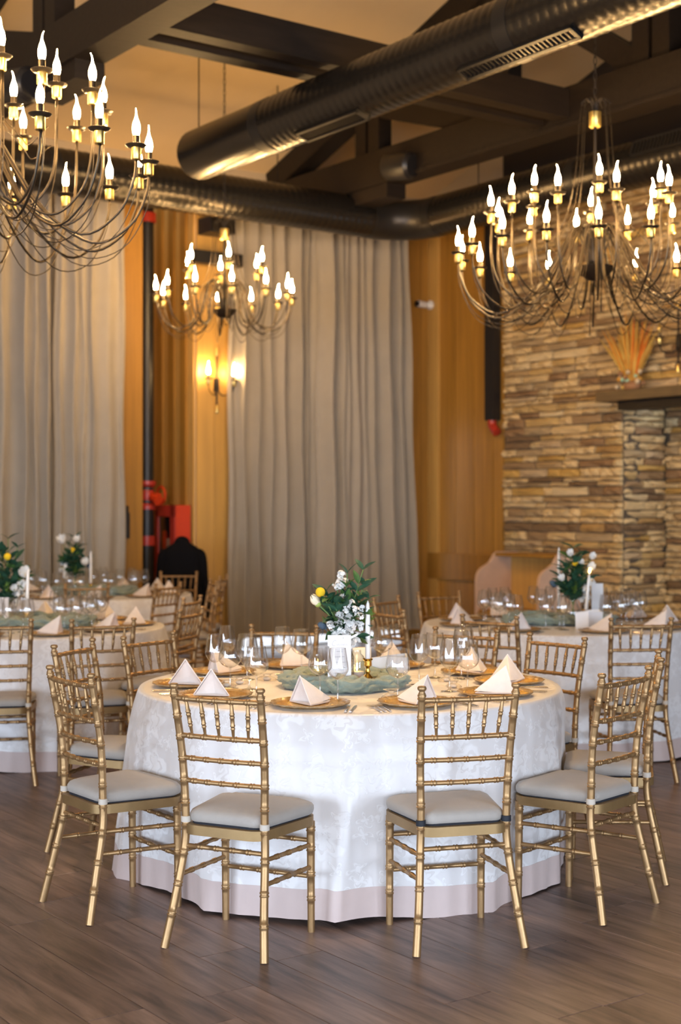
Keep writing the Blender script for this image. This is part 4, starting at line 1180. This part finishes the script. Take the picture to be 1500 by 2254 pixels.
def near_place(key, x, y, c):
    a = math.degrees(math.atan2(y-c[1], x-c[0])); return min(PLACES[key], key=lambda q: abs(((q[0]+8-a)+180) % 360-180))[1]
def setting(c, ang, key, k, nap_rot, cut, r=0.70):
    a = math.radians(ang); x, y = c[0]+r*math.cos(a), c[1]+r*math.sin(a); rz = a+math.pi/2
    w = TNAME[key]; pl = place(key, ang); PLACES[key].append((ang, pl))
    p = tag(obj('charger_plate', CHARGER, None, (x, y, ZT), (0, 0, rz), 0.94), 'gold charger plate, %s' % pl, 'plate', 'charger plates on %s' % w)
    obj('rim', CHARGER_RIM, p)
    tag(obj('napkin', NAPKIN, None, (x, y, ZT+0.0115), (0, 0, rz+nap_rot), 0.92), 'blush pyramid napkin, %s' % pl, 'napkin', 'folded napkins on %s' % w)
    if cut:
        tx, ty = -math.sin(a), math.cos(a)
        for q, nm, me in ((0.160, 'knife', KNIFE), (0.183, 'knife', KNIFE), (-0.160, 'fork', FORK), (-0.181, 'fork', FORK), (-0.202, 'fork', FORK)):
            if not cut == 2 and abs(q) > 0.19: continue
            xx, yy = x+tx*q+0.05*math.cos(a), y+ty*q+0.05*math.sin(a)
            if math.hypot(xx-c[0], yy-c[1]) > 0.80: xx, yy = c[0]+(xx-c[0])*0.80/math.hypot(xx-c[0], yy-c[1]), c[1]+(yy-c[1])*0.80/math.hypot(xx-c[0], yy-c[1])
            tag(obj(nm, me, None, (xx, yy, ZT), (0, 0, rz+random.uniform(-.04, .04)+(0.12 if q > 0 else -0.12)), 0.88), 'silver %s, %s' % (nm, pl), nm, '%s on %s' % ('knives' if nm == 'knife' else 'forks', w))
random.seed(9)
mn = [((376, 1510), 1.3), ((448, 1537), 0.7), ((672, 1560), -0.75), ((925, 1553), 0.55), ((1105, 1531), 0.9), ((1150, 1503), 1.5), ((1064, 1481), 1.2), ((655, 1470), 0.8), ((478, 1482), 1.0), ((880, 1462), 0.4)]
for k, ((x, y), nr) in enumerate(mn):
    p = at(x, y, ZT); a = math.degrees(math.atan2(p.y-TM[1], p.x-TM[0]))
    setting(TM, a, 'M', k, nr, 2 if k in (1, 2, 3, 4) else 1)
def glasses_px(L, key, z=ZT):
    for (x, y, kd) in L:
        p = at(x, y, z); w = TNAME[key]
        wine_glass(p.x, p.y, kd, ('slim wine glass, %s' if kd == 'w' else 'wide water glass, %s') % near_place(key, p.x, p.y, TM), ('wine glasses on %s' if kd == 'w' else 'water glasses on %s') % w)
glasses_px([(473, 1506, 'w'), (507, 1515, 'g'), (544, 1496, 'g'), (500, 1480, 'w'), (565, 1534, 'g'), (549, 1518, 'w'), (622, 1484, 'w'), (664, 1482, 'g'), (705, 1534, 'g'), (744, 1549, 'w'),
            (842, 1478, 'g'), (815, 1466, 'w'), (876, 1540, 'g'), (923, 1507, 'w'), (958, 1492, 'g'), (1016, 1494, 'w'), (990, 1522, 'w'), (1030, 1519, 'g'), (1020, 1470, 'g')], 'M')
for key, c, angs, nrot in (('L', TL, [-99, -63, -30, 9, 50, 90, 130, 170, 210, 240], 0.7), ('R', TR, [120, 157, 197, 238, 283, 322, 0, 35, 78], 0.8), ('F', TF, [-110, -75, -38, 0, 36, 72, 108, 150, 190, 220], 1.0)):
    for k, a in enumerate(angs):
        setting(c, a, key, k, nrot + 0.5*math.sin(k*2.3), 1 if (key != 'F' and math.sin(math.radians(a)) < -0.3) else 0)
        for j, (rr, da, kd) in enumerate(((0.50, 12, 'w'), (0.43, 22, 'g'), (0.52, 25, 'w'))):
            if key != 'L' and key != 'R' and j == 2: continue
            b = math.radians(a+da); w = TNAME[key]
            wine_glass(c[0]+rr*math.cos(b), c[1]+rr*math.sin(b), kd, ('slim wine glass, %s' if kd == 'w' else 'wide water glass, %s') % PLACES[key][-1][1], ('wine glasses on %s' if kd == 'w' else 'water glasses on %s') % w)

# ------------------------------------------------------------------ centrepieces
def leaf_mesh(m):
    mb = MB()
    def fn(s, t):
        w = 0.40*math.sin(math.pi*min(1, t*0.97+0.02))**0.8*(1-0.35*t); x = (s-0.5)*2*w*0.62
        return (x, t, 0.10*abs(s-0.5)*w*3 - 0.22*t*t)
    mb.grid(fn, 4, 7); return mb.mesh('leaf', m, True, 0)
LEAF = [leaf_mesh('leaf_dark'), leaf_mesh('leaf_mid')]
def bloom_mesh(seed, m='petal'):
    r = random.Random(seed); mb = MB()
    for k in range(7):
        d = Vector((r.uniform(-1, 1), r.uniform(-1, 1), r.uniform(-0.7, 1))).normalized()*0.6
        c = d; ax = d.normalized(); a = ax.orthogonal().normalized(); b = ax.cross(a)
        for q in range(5):
            th = 2*math.pi*q/5 + r.random(); e = a*math.cos(th)+b*math.sin(th)
            n0 = len(mb.v); s2 = ax.cross(e)
            mb.v += [tuple(c), tuple(c+e*0.30+s2*0.20+ax*0.12), tuple(c+e*0.55+s2*0.14+ax*0.05), tuple(c+e*0.55-s2*0.14+ax*0.05), tuple(c+e*0.30-s2*0.20+ax*0.12)]
            mb.f.append((n0, n0+1, n0+2, n0+3, n0+4))
    return mb.mesh('floret', m, True, 0)
BLOOM = [bloom_mesh(s) for s in range(4)]
def tulip_mesh(m, op=0.0):
    mb = MB()
    for k in range(6):
        a0 = 2*math.pi*k/6; rr = 1.0 if k % 2 else 0.86
        def fn(s, t, a0=a0, rr=rr):
            th = a0+(s-0.5)*1.5*(1-0.75*t**3); rad = rr*(0.55*math.sin(math.pi*(0.12+0.75*t))+op*t*t)*0.95
            return (rad*math.cos(th), rad*math.sin(th), 1.35*t)
        mb.grid(fn, 5, 6)
    return mb.mesh('rose_head', m, True, 0)
ROSEBUD = tulip_mesh('rose'); OPENROSE = tulip_mesh('petal', 0.5)
BALL = MB().ball((0, 0, 0), 1, 14, 10).mesh('billy_ball', 'yellow')
def thistle_mesh():
    mb = MB().ball((0, 0, 0.1), 0.35, 10, 7, (1, 1, 1.4))
    r = random.Random(3)
    for k in range(16):
        a = 2*math.pi*k/16; z = r.uniform(-0.4, 0.25); e = Vector((math.cos(a), math.sin(a), z)).normalized(); s2 = Vector((-math.sin(a), math.cos(a), 0))*0.09
        n0 = len(mb.v); c = e*0.25+Vector((0, 0, -0.1)); mb.v += [tuple(c+s2), tuple(c+e*0.9), tuple(c-s2)]; mb.f.append((n0, n0+1, n0+2))
    return mb.mesh('thistle_head', 'thistle', True, 30)
THISTLE = thistle_mesh()
def fern_mesh(seed):
    r = random.Random(seed); mb = MB()
    for k in range(26):
        t = 0.12+0.88*k/26; L = 0.26*math.sin(math.pi*min(1, t*0.9+0.1))+0.05
        for s in (-1, 1):
            c = Vector((0.04*math.sin(k*1.3), t, 0)); e = Vector((s*0.85, 0.45, r.uniform(-.5, .6))).normalized()
            for q in range(3):
                d = (e + Vector((r.uniform(-.4, .4), r.uniform(-.3, .5), r.uniform(-.5, .5)))).normalized()*L*r.uniform(0.6, 1.0)
                w = Vector((0, 0.013, 0.013)); n0 = len(mb.v); mb.v += [tuple(c-w), tuple(c+d), tuple(c+w)]; mb.f.append((n0, n0+1, n0+2))
    mb.sweep([(0, 0, 0), (0, 0.5, 0.02), (0, 1, 0)], 0.012, 5)
    return mb.mesh('fern_sprig', 'leaf_light', False)
FERN = fern_mesh(1)
def orient(p, d, s, roll=0.0):
    d = Vector(d).normalized(); q = d.to_track_quat('Y', 'Z').to_matrix().to_4x4()
    return Matrix.Translation(p) @ q @ Matrix.Rotation(roll, 4, 'Y') @ Matrix.Diagonal((s, s, s, 1))
def orient_z(p, d, s):
    q = Vector(d).normalized().to_track_quat('Z', 'Y').to_matrix().to_4x4()
    return Matrix.Translation(p) @ q @ Matrix.Diagonal((s, s, s, 1))
def bouquet(pos, label, seed, spec, sc=1.0, vase_h=0.20):
    """spec: kind, offset x (right), depth y, height z above the table, size"""
    r = random.Random(seed); t = thing('flower_vase', label, 'flowers', pos, 0, 'table flower vases')
    v = obj('vase', MB().open_lathe([(0, 0.003), (0.040, 0.003), (0.046, 0.02), (0.046, 0.10), (0.030, 0.135), (0.024, 0.15), (0.024, vase_h-0.01), (0.028, vase_h)], 24).mesh('vase', 'glass', True, 0), t)
    obj('water', MB().lathe([(0, 0.005), (0.040, 0.005), (0.044, 0.02), (0.044, 0.09), (0, 0.09)], 20).mesh('water', 'glass', True, 40), v)
    mouth = Vector((0, 0, vase_h-0.02))
    for kd, x, y, z, s in spec:
        p = Vector((x, y, z))*sc; s *= sc
        d = (p-mouth).normalized()
        stp = catmull([Vector((x*-0.1, y*-0.1, 0.03)), mouth+Vector((x*0.08, y*0.08, 0)), (mouth+p)*0.5+Vector((x*0.05, 0, 0.02)), p], 4)
        if kd != 'leaf': obj('stem', MB().sweep(stp, 0.0028 if kd != 'bud' else 0.0038, 5).mesh('stem', 'stem', True, 0), t)
        if kd == 'ball': obj('billy_ball', BALL, t, p, scale=s)
        elif kd == 'bud':
            o = obj('rose_head', ROSEBUD, t, mtx=orient_z(p, d, s)); obj('sepal', MB().ball((0, 0, 0.12), 0.42, 10, 6, (1, 1, 0.7)).mesh('sepal', 'sepal'), o)
        elif kd == 'rose': obj('rose_head', OPENROSE, t, mtx=orient_z(p, (d+Vector((0, -0.9, 0.1))), s))
        elif kd == 'thistle': obj('thistle_head', THISTLE, t, mtx=orient_z(p, d, s))
        elif kd == 'stock':
            for k in range(int(5+s*14)):
                q = p + Vector((r.uniform(-1, 1)*0.9, r.uniform(-1, 1)*0.7, r.uniform(-1.2, 1.2)))*s*0.75
                obj('floret', BLOOM[k % 4], t, mtx=orient_z(q, (r.uniform(-1, 1), r.uniform(-1.4, 0.3), r.uniform(-0.3, 1)), s*0.62))
        elif kd == 'fern':
            for k in range(5):
                e = Vector((d.x+r.uniform(-.3, .7), r.uniform(-.5, .5), d.z*0.5+r.uniform(-.3, .5)))
                obj('fern_sprig', FERN, t, mtx=orient(p, e, s*r.uniform(0.7, 1.1), r.uniform(0, 3)))
        elif kd == 'branch':
            n = int(7); 
            for k in range(n):
                f = 0.35+0.65*k/(n-1); q = stp[min(len(stp)-1, int(f*(len(stp)-1)))]
                for sd in (-1, 1):
                    e = d*0.7 + Vector((sd*r.uniform(0.3, 0.9), r.uniform(-0.8, 0.5), r.uniform(-0.2, 0.3)))
                    obj('leaf', LEAF[k % 2 if s < 0.05 else 0], t, mtx=orient(q, e, s*r.uniform(1.05, 1.6), r.uniform(-0.8, 0.8)))
        elif kd == 'leaf':
            for k in range(3):
                e = d*0.5 + Vector((r.uniform(-1, 1), r.uniform(-1.2, 0.2), r.uniform(-0.5, 0.6)))
                obj('leaf', LEAF[k % 2], t, mtx=orient(p+Vector((r.uniform(-.012, .012), r.uniform(-.012, .012), r.uniform(-.012, .012))), e, s*r.uniform(0.95, 1.45), r.uniform(-1, 1)))
    return t
CV = at(757, 1497, ZT+0.035)          # vase of the foreground table
SL = tag(obj('wood_slice', MB().lathe([(0, 0.0), (0.125, 0.0), (0.13, 0.006), (0.13, 0.028), (0.125, 0.033), (0, 0.033)], 30, rf=lambda th, r: 1+0.03*math.sin(3*th)+0.015*math.sin(7*th)).mesh('wood_slice', 'bark'), None, (CV.x+0.03, CV.y+0.02, ZT)), 'round wood slice under the vase of the foreground table', 'wood slice')
Zc = CV.y
def sx(x): return (x-757)/F*Zc
def sz(y): return (CAMH-(y-HY)/F*Zc) - CV.z
spec = [('ball', sx(706), -.05, sz(1302), .0205), ('bud', sx(703), -.02, sz(1331), .040), ('thistle', sx(712), -.03, sz(1377), .045),
        ('stock', sx(752), 0, sz(1268), .028), ('stock', sx(750), -.01, sz(1292), .028), ('stock', sx(754), -.01, sz(1317), .026),
        ('stock', sx(776), -.02, sz(1342), .034), ('stock', sx(760), -.035, sz(1380), .046), ('stock', sx(776), -.05, sz(1394), .046), ('stock', sx(748), -.05, sz(1388), .034),
        ('stock', sx(757), -.03, sz(1350), .03), ('stock', sx(788), -.04, sz(1350), .03), ('stock', sx(735), -.05, sz(1384), .03), ('stock', sx(790), -.03, sz(1386), .03), ('stock', sx(741), -.03, sz(1285), .02),
        ('leaf', sx(722), -.03, sz(1312), .06), ('leaf', sx(748), -.04, sz(1332), .06), ('leaf', sx(770), -.02, sz(1318), .06), ('leaf', sx(715), -.03, sz(1330), .05), ('leaf', sx(740), -.05, sz(1368), .07), ('leaf', sx(775), -.05, sz(1368), .05), ('leaf', sx(800), -.02, sz(1350), .05),
        ('branch', sx(800), 0.0, sz(1254), .046), ('branch', sx(802), 0.02, sz(1290), .044), ('branch', sx(812), -.01, sz(1316), .044), ('branch', sx(765), -.02, sz(1262), .048),
        ('branch', sx(715), -.02, sz(1308), .05), ('branch', sx(735), -.03, sz(1325), .052), ('branch', sx(728), .02, sz(1345), .055), ('branch', sx(790), -.02, sz(1335), .05),
        ('leaf', sx(740), -.04, sz(1355), .07), ('leaf', sx(735), -.04, sz(1395), .06), ('leaf', sx(785), -.03, sz(1405), .06), ('leaf', sx(722), 0, sz(1370), .05),
        ('leaf', sx(765), .03, sz(1335), .06), ('leaf', sx(757), .0, sz(1300), .05), ('leaf', sx(795), 0, sz(1380), .05), ('fern', sx(790), .01, sz(1372), .095), ('fern', sx(785), .02, sz(1355), .085)]
bouquet(CV, 'tall bouquet with yellow ball, rosebud and white stock on the foreground table', 2, spec)
def side_bouquet(x, y, yb, key, c, label, seed, flip, roses):
    Z = c[1]; base = Vector(((x-CX)/F*Z, Z, ZT)); h = CAMH-(y-HY)/F*Z - ZT
    s = [('branch', 0.00, 0, h, .07), ('branch', -.05*flip, 0, h*0.86, .065), ('branch', .06*flip, 0, h*0.9, .065), ('branch', -.09*flip, 0, h*0.62, .07), ('branch', .09*flip, 0, h*0.6, .07),
         ('branch', -.06*flip, -.04, h*0.5, .075), ('branch', .03*flip, -.05, h*0.55, .075), ('branch', 0, -.05, h*0.72, .07),
         ('ball', .01*flip, -.06, h*0.80, .024), ('thistle', -.13*flip, -.02, h*0.52, .06),
         ('stock', .10*flip, -.04, h*0.48, .05), ('stock', .07*flip, -.02, h*0.36, .045), ('fern', .0, -.05, h*0.40, .09)]
    for (rx, rh, rs) in roses: s.append(('rose', rx*flip, -.06, h*rh, rs))
    for k in range(9): s.append(('leaf', random.uniform(-.08, .08), random.uniform(-.07, .03), h*random.uniform(0.36, 0.85), .075))
    bouquet(base, label, seed, s, 1.0, 0.17)
side_bouquet(1262, 1206, 0, 'R', TR, 'leafy bouquet with white roses and yellow ball on the table near the fireplace', 5, 1, [(-.08, .58, .035), (-.03, .9, .035), (.11, .86, .035), (.10, .72, .04), (.04, .78, .03)])
side_bouquet(18, 1186, 0, 'L', TL, 'tall bouquet with open white rose and yellow ball on the left table', 6, 1, [(.11, .58, .055), (-.06, .7, .04), (.05, .42, .035), (.06, .28, .035)])
side_bouquet(165, 1186, 0, 'F', TF, 'leafy bouquet with big white rose on the far table by the jacket', 7, -1, [(.09, .93, .06), (-.03, .95, .045), (-.09, .55, .05)])

def runner(cx, cy, rx, ry, seed, label, w=0.05):
    mb = MB(); sg, tg = 260, 36
    for i in range(sg):
        th = 2*math.pi*i/sg; c = Vector((rx*math.cos(th), ry*math.sin(th), 0)); n = Vector((math.cos(th)/rx, math.sin(th)/ry, 0)).normalized()
        ww = w*(1+0.35*noise.noise((3*math.cos(th)+seed, 3*math.sin(th), 0.3)))
        for j in range(tg):
            ph = 2*math.pi*j/tg
            nn = noise.noise((1.8*math.cos(th)+seed, 1.8*math.sin(th), 0.4)); n2 = noise.noise((4*math.cos(th), 4*math.sin(th)+seed, 1.7)); n3 = noise.noise((9*math.cos(th)+seed, 9*math.sin(th), 0.6*math.cos(ph)))
            d = 1 + 0.30*nn + 0.16*math.sin(3*ph+6*th+5*nn+3*n2) + 0.13*math.sin(7*ph-4*th+7*nn+4*n2) + 0.10*math.sin(13*ph+9*th+9*n2+3*n3) + 0.12*n3
            hgt = 0.62*ww*d*math.sin(ph)
            p = c + n*(ww*1.25*d*math.cos(ph)); mb.v.append((p.x, p.y, max(0.0005, hgt+0.55*ww)))
    for i in range(sg):
        for j in range(tg):
            i2, j2 = (i+1) % sg, (j+1) % tg; mb.f.append((i*tg+j, i2*tg+j, i2*tg+j2, i*tg+j2))
    return tag(obj('gauze_runner', mb.mesh('gauze_runner', 'sage', True, 0), None, (cx, cy, ZT)), label, 'table runner', 'sage gauze runners')
runner(TM[0]-0.02, 6.15, 0.215, 0.235, 1, 'crumpled sage gauze runner ringed round the vase of the foreground table')
runner(TL[0]+0.05, TL[1], 0.34, 0.18, 2, 'crumpled sage gauze runner on the left table', 0.06)
runner(TR[0]-0.02, TR[1]-0.02, 0.32, 0.16, 3, 'crumpled sage gauze runner on the table near the fireplace', 0.055)
runner(TF[0]+0.05, TF[1]-0.05, 0.34, 0.18, 4, 'crumpled sage gauze runner on the far table by the jacket', 0.06)

def taper(foot, top_y, label, lit=False, lean=0.0):
    t = thing('taper_candle', label, 'candle', foot, 0, 'white taper candles'); Z = foot.y; h = CAMH-(top_y-HY)/F*Z-foot.z
    hs = 0.105
    obj('candlestick', MB().lathe([(0, 0), (0.030, 0.0), (0.034, 0.004), (0.030, 0.012), (0.016, 0.024), (0.008, 0.034), (0.011, 0.044), (0.007, 0.054), (0.009, 0.062), (0.016, 0.068), (0.016, 0.088), (0.022, 0.094), (0.020, 0.098), (0.012, 0.096), (0, 0.094)], 20).mesh('candlestick', 'brass'), t)
    c = obj('candle', MB().lathe([(0, 0.09), (0.0115, 0.09), (0.0112, h*0.5), (0.0095, h-0.04), (0.006, h-0.012), (0.0015, h), (0, h)], 14).mesh('candle', 'wax'), t, rot=(0, lean, 0))
    if lit: obj('flame', MB().lathe([(0, h+0.0), (0.007, h+0.010), (0.008, h+0.018), (0.003, h+0.034), (0, h+0.04)], 10).mesh('flame', 'flame'), c)
taper(Vector((0.116, 6.02, ZT+0.033)), 1322, 'white taper in a brass candlestick on the foreground table')
p = Vector(((1288-CX)/F*9.35, 9.35, ZT)); taper(p, 1262, 'lit leaning white taper on the table near the fireplace', True, 0.09)
p = Vector(((1231-CX)/F*9.6, 9.6, ZT)); taper(p, 1205, 'tall unlit white taper behind the bouquet near the fireplace')
p = Vector(((58-CX)/F*9.05, 9.05, ZT)); taper(p, 1251, 'white taper beside the tall bouquet on the left table', False, 0.03)
p = Vector(((200-CX)/F*12.6, 12.6, ZT)); taper(p, 1213, 'white taper beside the bouquet on the far table')

def candle_jar(p, label):
    t = thing('candle_jar', label, 'candle', p, 0, 'tealight jars')
    obj('jar', MB().open_lathe([(0, 0.002), (0.034, 0.002), (0.036, 0.01), (0.036, 0.07), (0.030, 0.095), (0.018, 0.108), (0.018, 0.122)], 20).mesh('jar', 'glass', True, 0), t)
    obj('wax', MB().lathe([(0, 0.004), (0.031, 0.004), (0.031, 0.030), (0, 0.030)], 16).mesh('wax', 'wax'), t)
    obj('flame', MB().lathe([(0, 0.031), (0.005, 0.040), (0.0055, 0.046), (0, 0.062)], 8).mesh('flame', 'flame'), t)
candle_jar(at(786, 1493, ZT+0.034), 'small glass bottle jar with tealight beside the vase of the foreground table')
candle_jar(at(700, 1500, ZT), 'glass jar with glowing tealight beside the card of the foreground table')
candle_jar(Vector(((1287-CX)/F*9.5, 9.5, ZT)), 'glass jar with glowing tealight behind the white favour box')
LAN = MB().prism(round_rect(0.042, 0.042, -0.012, 0.012, 0.006), 0.0, 0.135)
t = tag(obj('paper_lantern', LAN.mesh('paper_lantern', 'candle_glow'), None, Vector(((797-CX)/F*6.45, 6.45, ZT)) ), 'warm glowing paper lantern behind the glass jar on the foreground table', 'lantern')

def menu_card(p, w, h, rz, label, lean=0.10, script=True):
    t = thing('menu_card', label, 'card', p, rz, 'menu cards')
    b = obj('card', MB().box(-w/2, w/2, 0, 0.0012, 0, h).mesh('card', 'paper', False), t, rot=(-lean, 0, 0))
    if script:
        ink = MB(); y0 = -0.0006; zc = h*0.84
        def stroke(P, wd):
            P = catmull(P, 5)
            for a, q in zip(P, P[1:]): ink.bar((a.x, y0, a.z), (q.x, y0, q.z), 0.0004, wd, up=(0, 0, 1))
        ps = [(-w*0.12, 0, zc+0.012), (-w*0.20, 0, zc+0.014), (-w*0.30, 0, zc+0.002), (-w*0.27, 0, zc-0.008), (-w*0.17, 0, zc-0.007)]
        stroke(ps, 0.0011)
        wv = [(-w*0.15+w*0.50*k/18, 0, zc-0.004+0.0035*math.sin(k*2.1)) for k in range(19)]; stroke(wv, 0.0006)
        for z, ww in ((0.70, 0.12), (0.60, 0.22), (0.50, 0.26), (0.40, 0.24), (0.30, 0.26)):
            ink.box(-w*ww, w*ww, y0-0.0003, y0, h*z-0.0008, h*z+0.0008)
        obj('script_print', ink.mesh('script_print', 'ink', False), b)
menu_card(Vector((-0.004, 5.92, ZT+0.012)), 0.098, 0.226, 0.08, 'white menu card with script heading before the vase of the foreground table', 0.06)
menu_card(Vector(((1316-CX)/F*9.55, 9.55, ZT)), 0.078, 0.26, -0.1, 'pale card standing beside the lit taper near the fireplace', 0.05, False)
menu_card(Vector(((6-CX)/F*9.0, 9.0, ZT)), 0.07, 0.2, 0.1, 'pale card standing before the tall bouquet on the left table', 0.05, False)
def favour_box(p, w, h, rz, label):
    t = thing('favour_box', label, 'box', p, rz, 'white favour boxes'); mb = MB(); d = w*0.55
    P = [(-w/2, 0), (-w*0.1, -d/2), (w/2, -d*0.25), (w/2, d*0.25), (0, d/2)]
    tops = [h*0.86, h*0.93, h*0.88, h, h*0.92]
    n = len(P); mb.v += [(x, y, 0) for x, y in P] + [(x*1.04, y*1.04, z) for (x, y), z in zip(P, tops)]
    mb.v += [(x*0.94, y*0.94, z) for (x, y), z in zip(P, tops)] + [(x*0.94, y*0.94, 0.004) for x, y in P]
    for i in range(n):
        j = (i+1) % n; mb.f += [(i, j, n+j, n+i), (n+i, n+j, 2*n+j, 2*n+i), (2*n+i, 2*n+j, 3*n+j, 3*n+i)]
    mb.f += [tuple(reversed(range(n))), tuple(range(3*n, 4*n))]
    obj('shell', mb.mesh('shell', 'paper', False), t)
    obj('flap', MB().prism([(0, 0), (w*0.34, 0.012), (w*0.30, -0.03), (w*0.05, -0.035)], 0.0, 0.003).mesh('flap', 'paper', False), t, (w*0.2, -d*0.55, 0.0))
favour_box(at(858, 1496, ZT), 0.155, 0.115, 0.1, 'white folded paper favour box behind the brass candlestick')
favour_box(Vector(((1296-CX)/F*9.0, 9.0, ZT)), 0.17, 0.125, 0.2, 'white folded paper favour box on the table near the fireplace')
def tulle(p, s, label, seed):
    mb = MB(); n = 16; r = random.Random(seed)
    def fn(u_, t):
        th = 2*math.pi*u_; prof = [(0.0, 0.0), (0.9, 0.02), (1.0, 0.3), (0.7, 0.6), (0.25, 0.8), (0.5, 1.0), (0.8, 1.15)]
        k = t*(len(prof)-1); i = min(int(k), len(prof)-2); f = k-i; rr = prof[i][0]*(1-f)+prof[i+1][0]*f; z = prof[i][1]*(1-f)+prof[i+1][1]*f
        rr *= 1+0.25*noise.noise((3*math.cos(th)+seed, 3*math.sin(th), 3*t)); return (rr*math.cos(th)*s*1.4, rr*math.sin(th)*s, z*s*0.9)
    mb.grid(fn, n, 14, True)
    t = thing('tulle_pouch', label, 'pouch', p, r.uniform(0, 3), 'tulle favour pouches')
    obj('pouch', mb.mesh('pouch', 'tulle', True, 0), t)
    obj('sweets', MB().ball((0, 0, s*0.26), s*0.5, 10, 8, (1.2, 0.9, 0.5)).mesh('sweets', 'petal'), t)
    obj('ribbon', MB().lathe([(s*0.33, s*0.69), (s*0.36, s*0.72), (s*0.33, s*0.75)], 12).mesh('ribbon', 'petal'), t)
for k, (x, y) in enumerate(((500, 1512), (528, 1506), (588, 1498), (862, 1536), (985, 1500), (1000, 1514))):
    tulle(at(x, y, ZT), 0.034, 'sheer tulle favour pouch on the foreground table', k)

# ------------------------------------------------------------------ jacket on a valet stand behind the far chair
pj = Vector(((401-CX)/F*14.05, 14.05, 0)); fz = math.atan2(-0.3, 1)
t = thing('black_jacket', 'black suit jacket hanging behind the far gold chair', 'jacket', pj, 0.12)
def hz(y): return CAMH-(y-HY)/F*14.05
JP = [(1188, .045), (1194, .072), (1200, .118), (1206, .160), (1213, .190), (1228, .203), (1270, .205), (1340, .212)]
def jk(s, tt):
    th = 2*math.pi*s; k = tt*(len(JP)-1); i = min(int(k), len(JP)-2); f = k-i
    y = JP[i][0]*(1-f)+JP[i+1][0]*f; w = JP[i][1]*(1-f)+JP[i+1][1]*f; d = 0.04+0.06*min(1, tt*1.6)
    return (w*math.copysign(abs(math.cos(th))**0.7, math.cos(th)), d*math.sin(th)*(1+0.08*math.sin(5*th)), hz(y))
obj('body', MB().grid(jk, 36, 21, True).mesh('body', 'black_cloth', True, 0), t)
for s in (-1, 1):
    P = [(s*0.14, 0, hz(1216)), (s*0.185, 0, hz(1228)), (s*0.222, -0.01, hz(1275)), (s*0.235, -0.02, hz(1310)), (s*0.225, -0.03, hz(1345)), (s*0.205, -0.035, hz(1368))]
    obj('sleeve', MB().sweep(catmull(P, 5), [0.05+0.012*math.sin(k*0.4)-0.0005*k for k in range(26)], 12).mesh('sleeve', 'black_cloth', True, 0), t)
obj('collar', MB().sweep(catmull([(-0.075, -0.055, hz(1212)), (-0.058, -0.02, hz(1194)), (-0.03, 0.03, hz(1185)), (0.03, 0.03, hz(1185)), (0.058, -0.02, hz(1194)), (0.075, -0.055, hz(1212))], 5), 0.020, 8, squash=(1.0, 0.6)).mesh('collar', 'black_cloth', True, 0), t)
obj('lining', MB().ball((0, 0.0, hz(1196)), 0.05, 12, 8, (1.0, 0.7, 0.9)).mesh('lining', 'black_cloth'), t)
obj('neck_label', MB().box(-0.020, 0.020, -0.042, -0.036, hz(1206), hz(1196)).mesh('neck_label', 'cushion', False), t)
st = thing('valet_stand', 'slim black valet stand inside the hanging jacket', 'stand', (pj.x, pj.y+0.0, 0), 0.12)
obj('pole', MB().sweep([(0, 0.0, 0), (0, 0.0, hz(1214))], 0.012, 8).mesh('pole', 'black_iron'), st)
obj('base', MB().lathe([(0, 0), (0.15, 0), (0.15, 0.015), (0, 0.02)], 20).mesh('base', 'black_iron'), st)
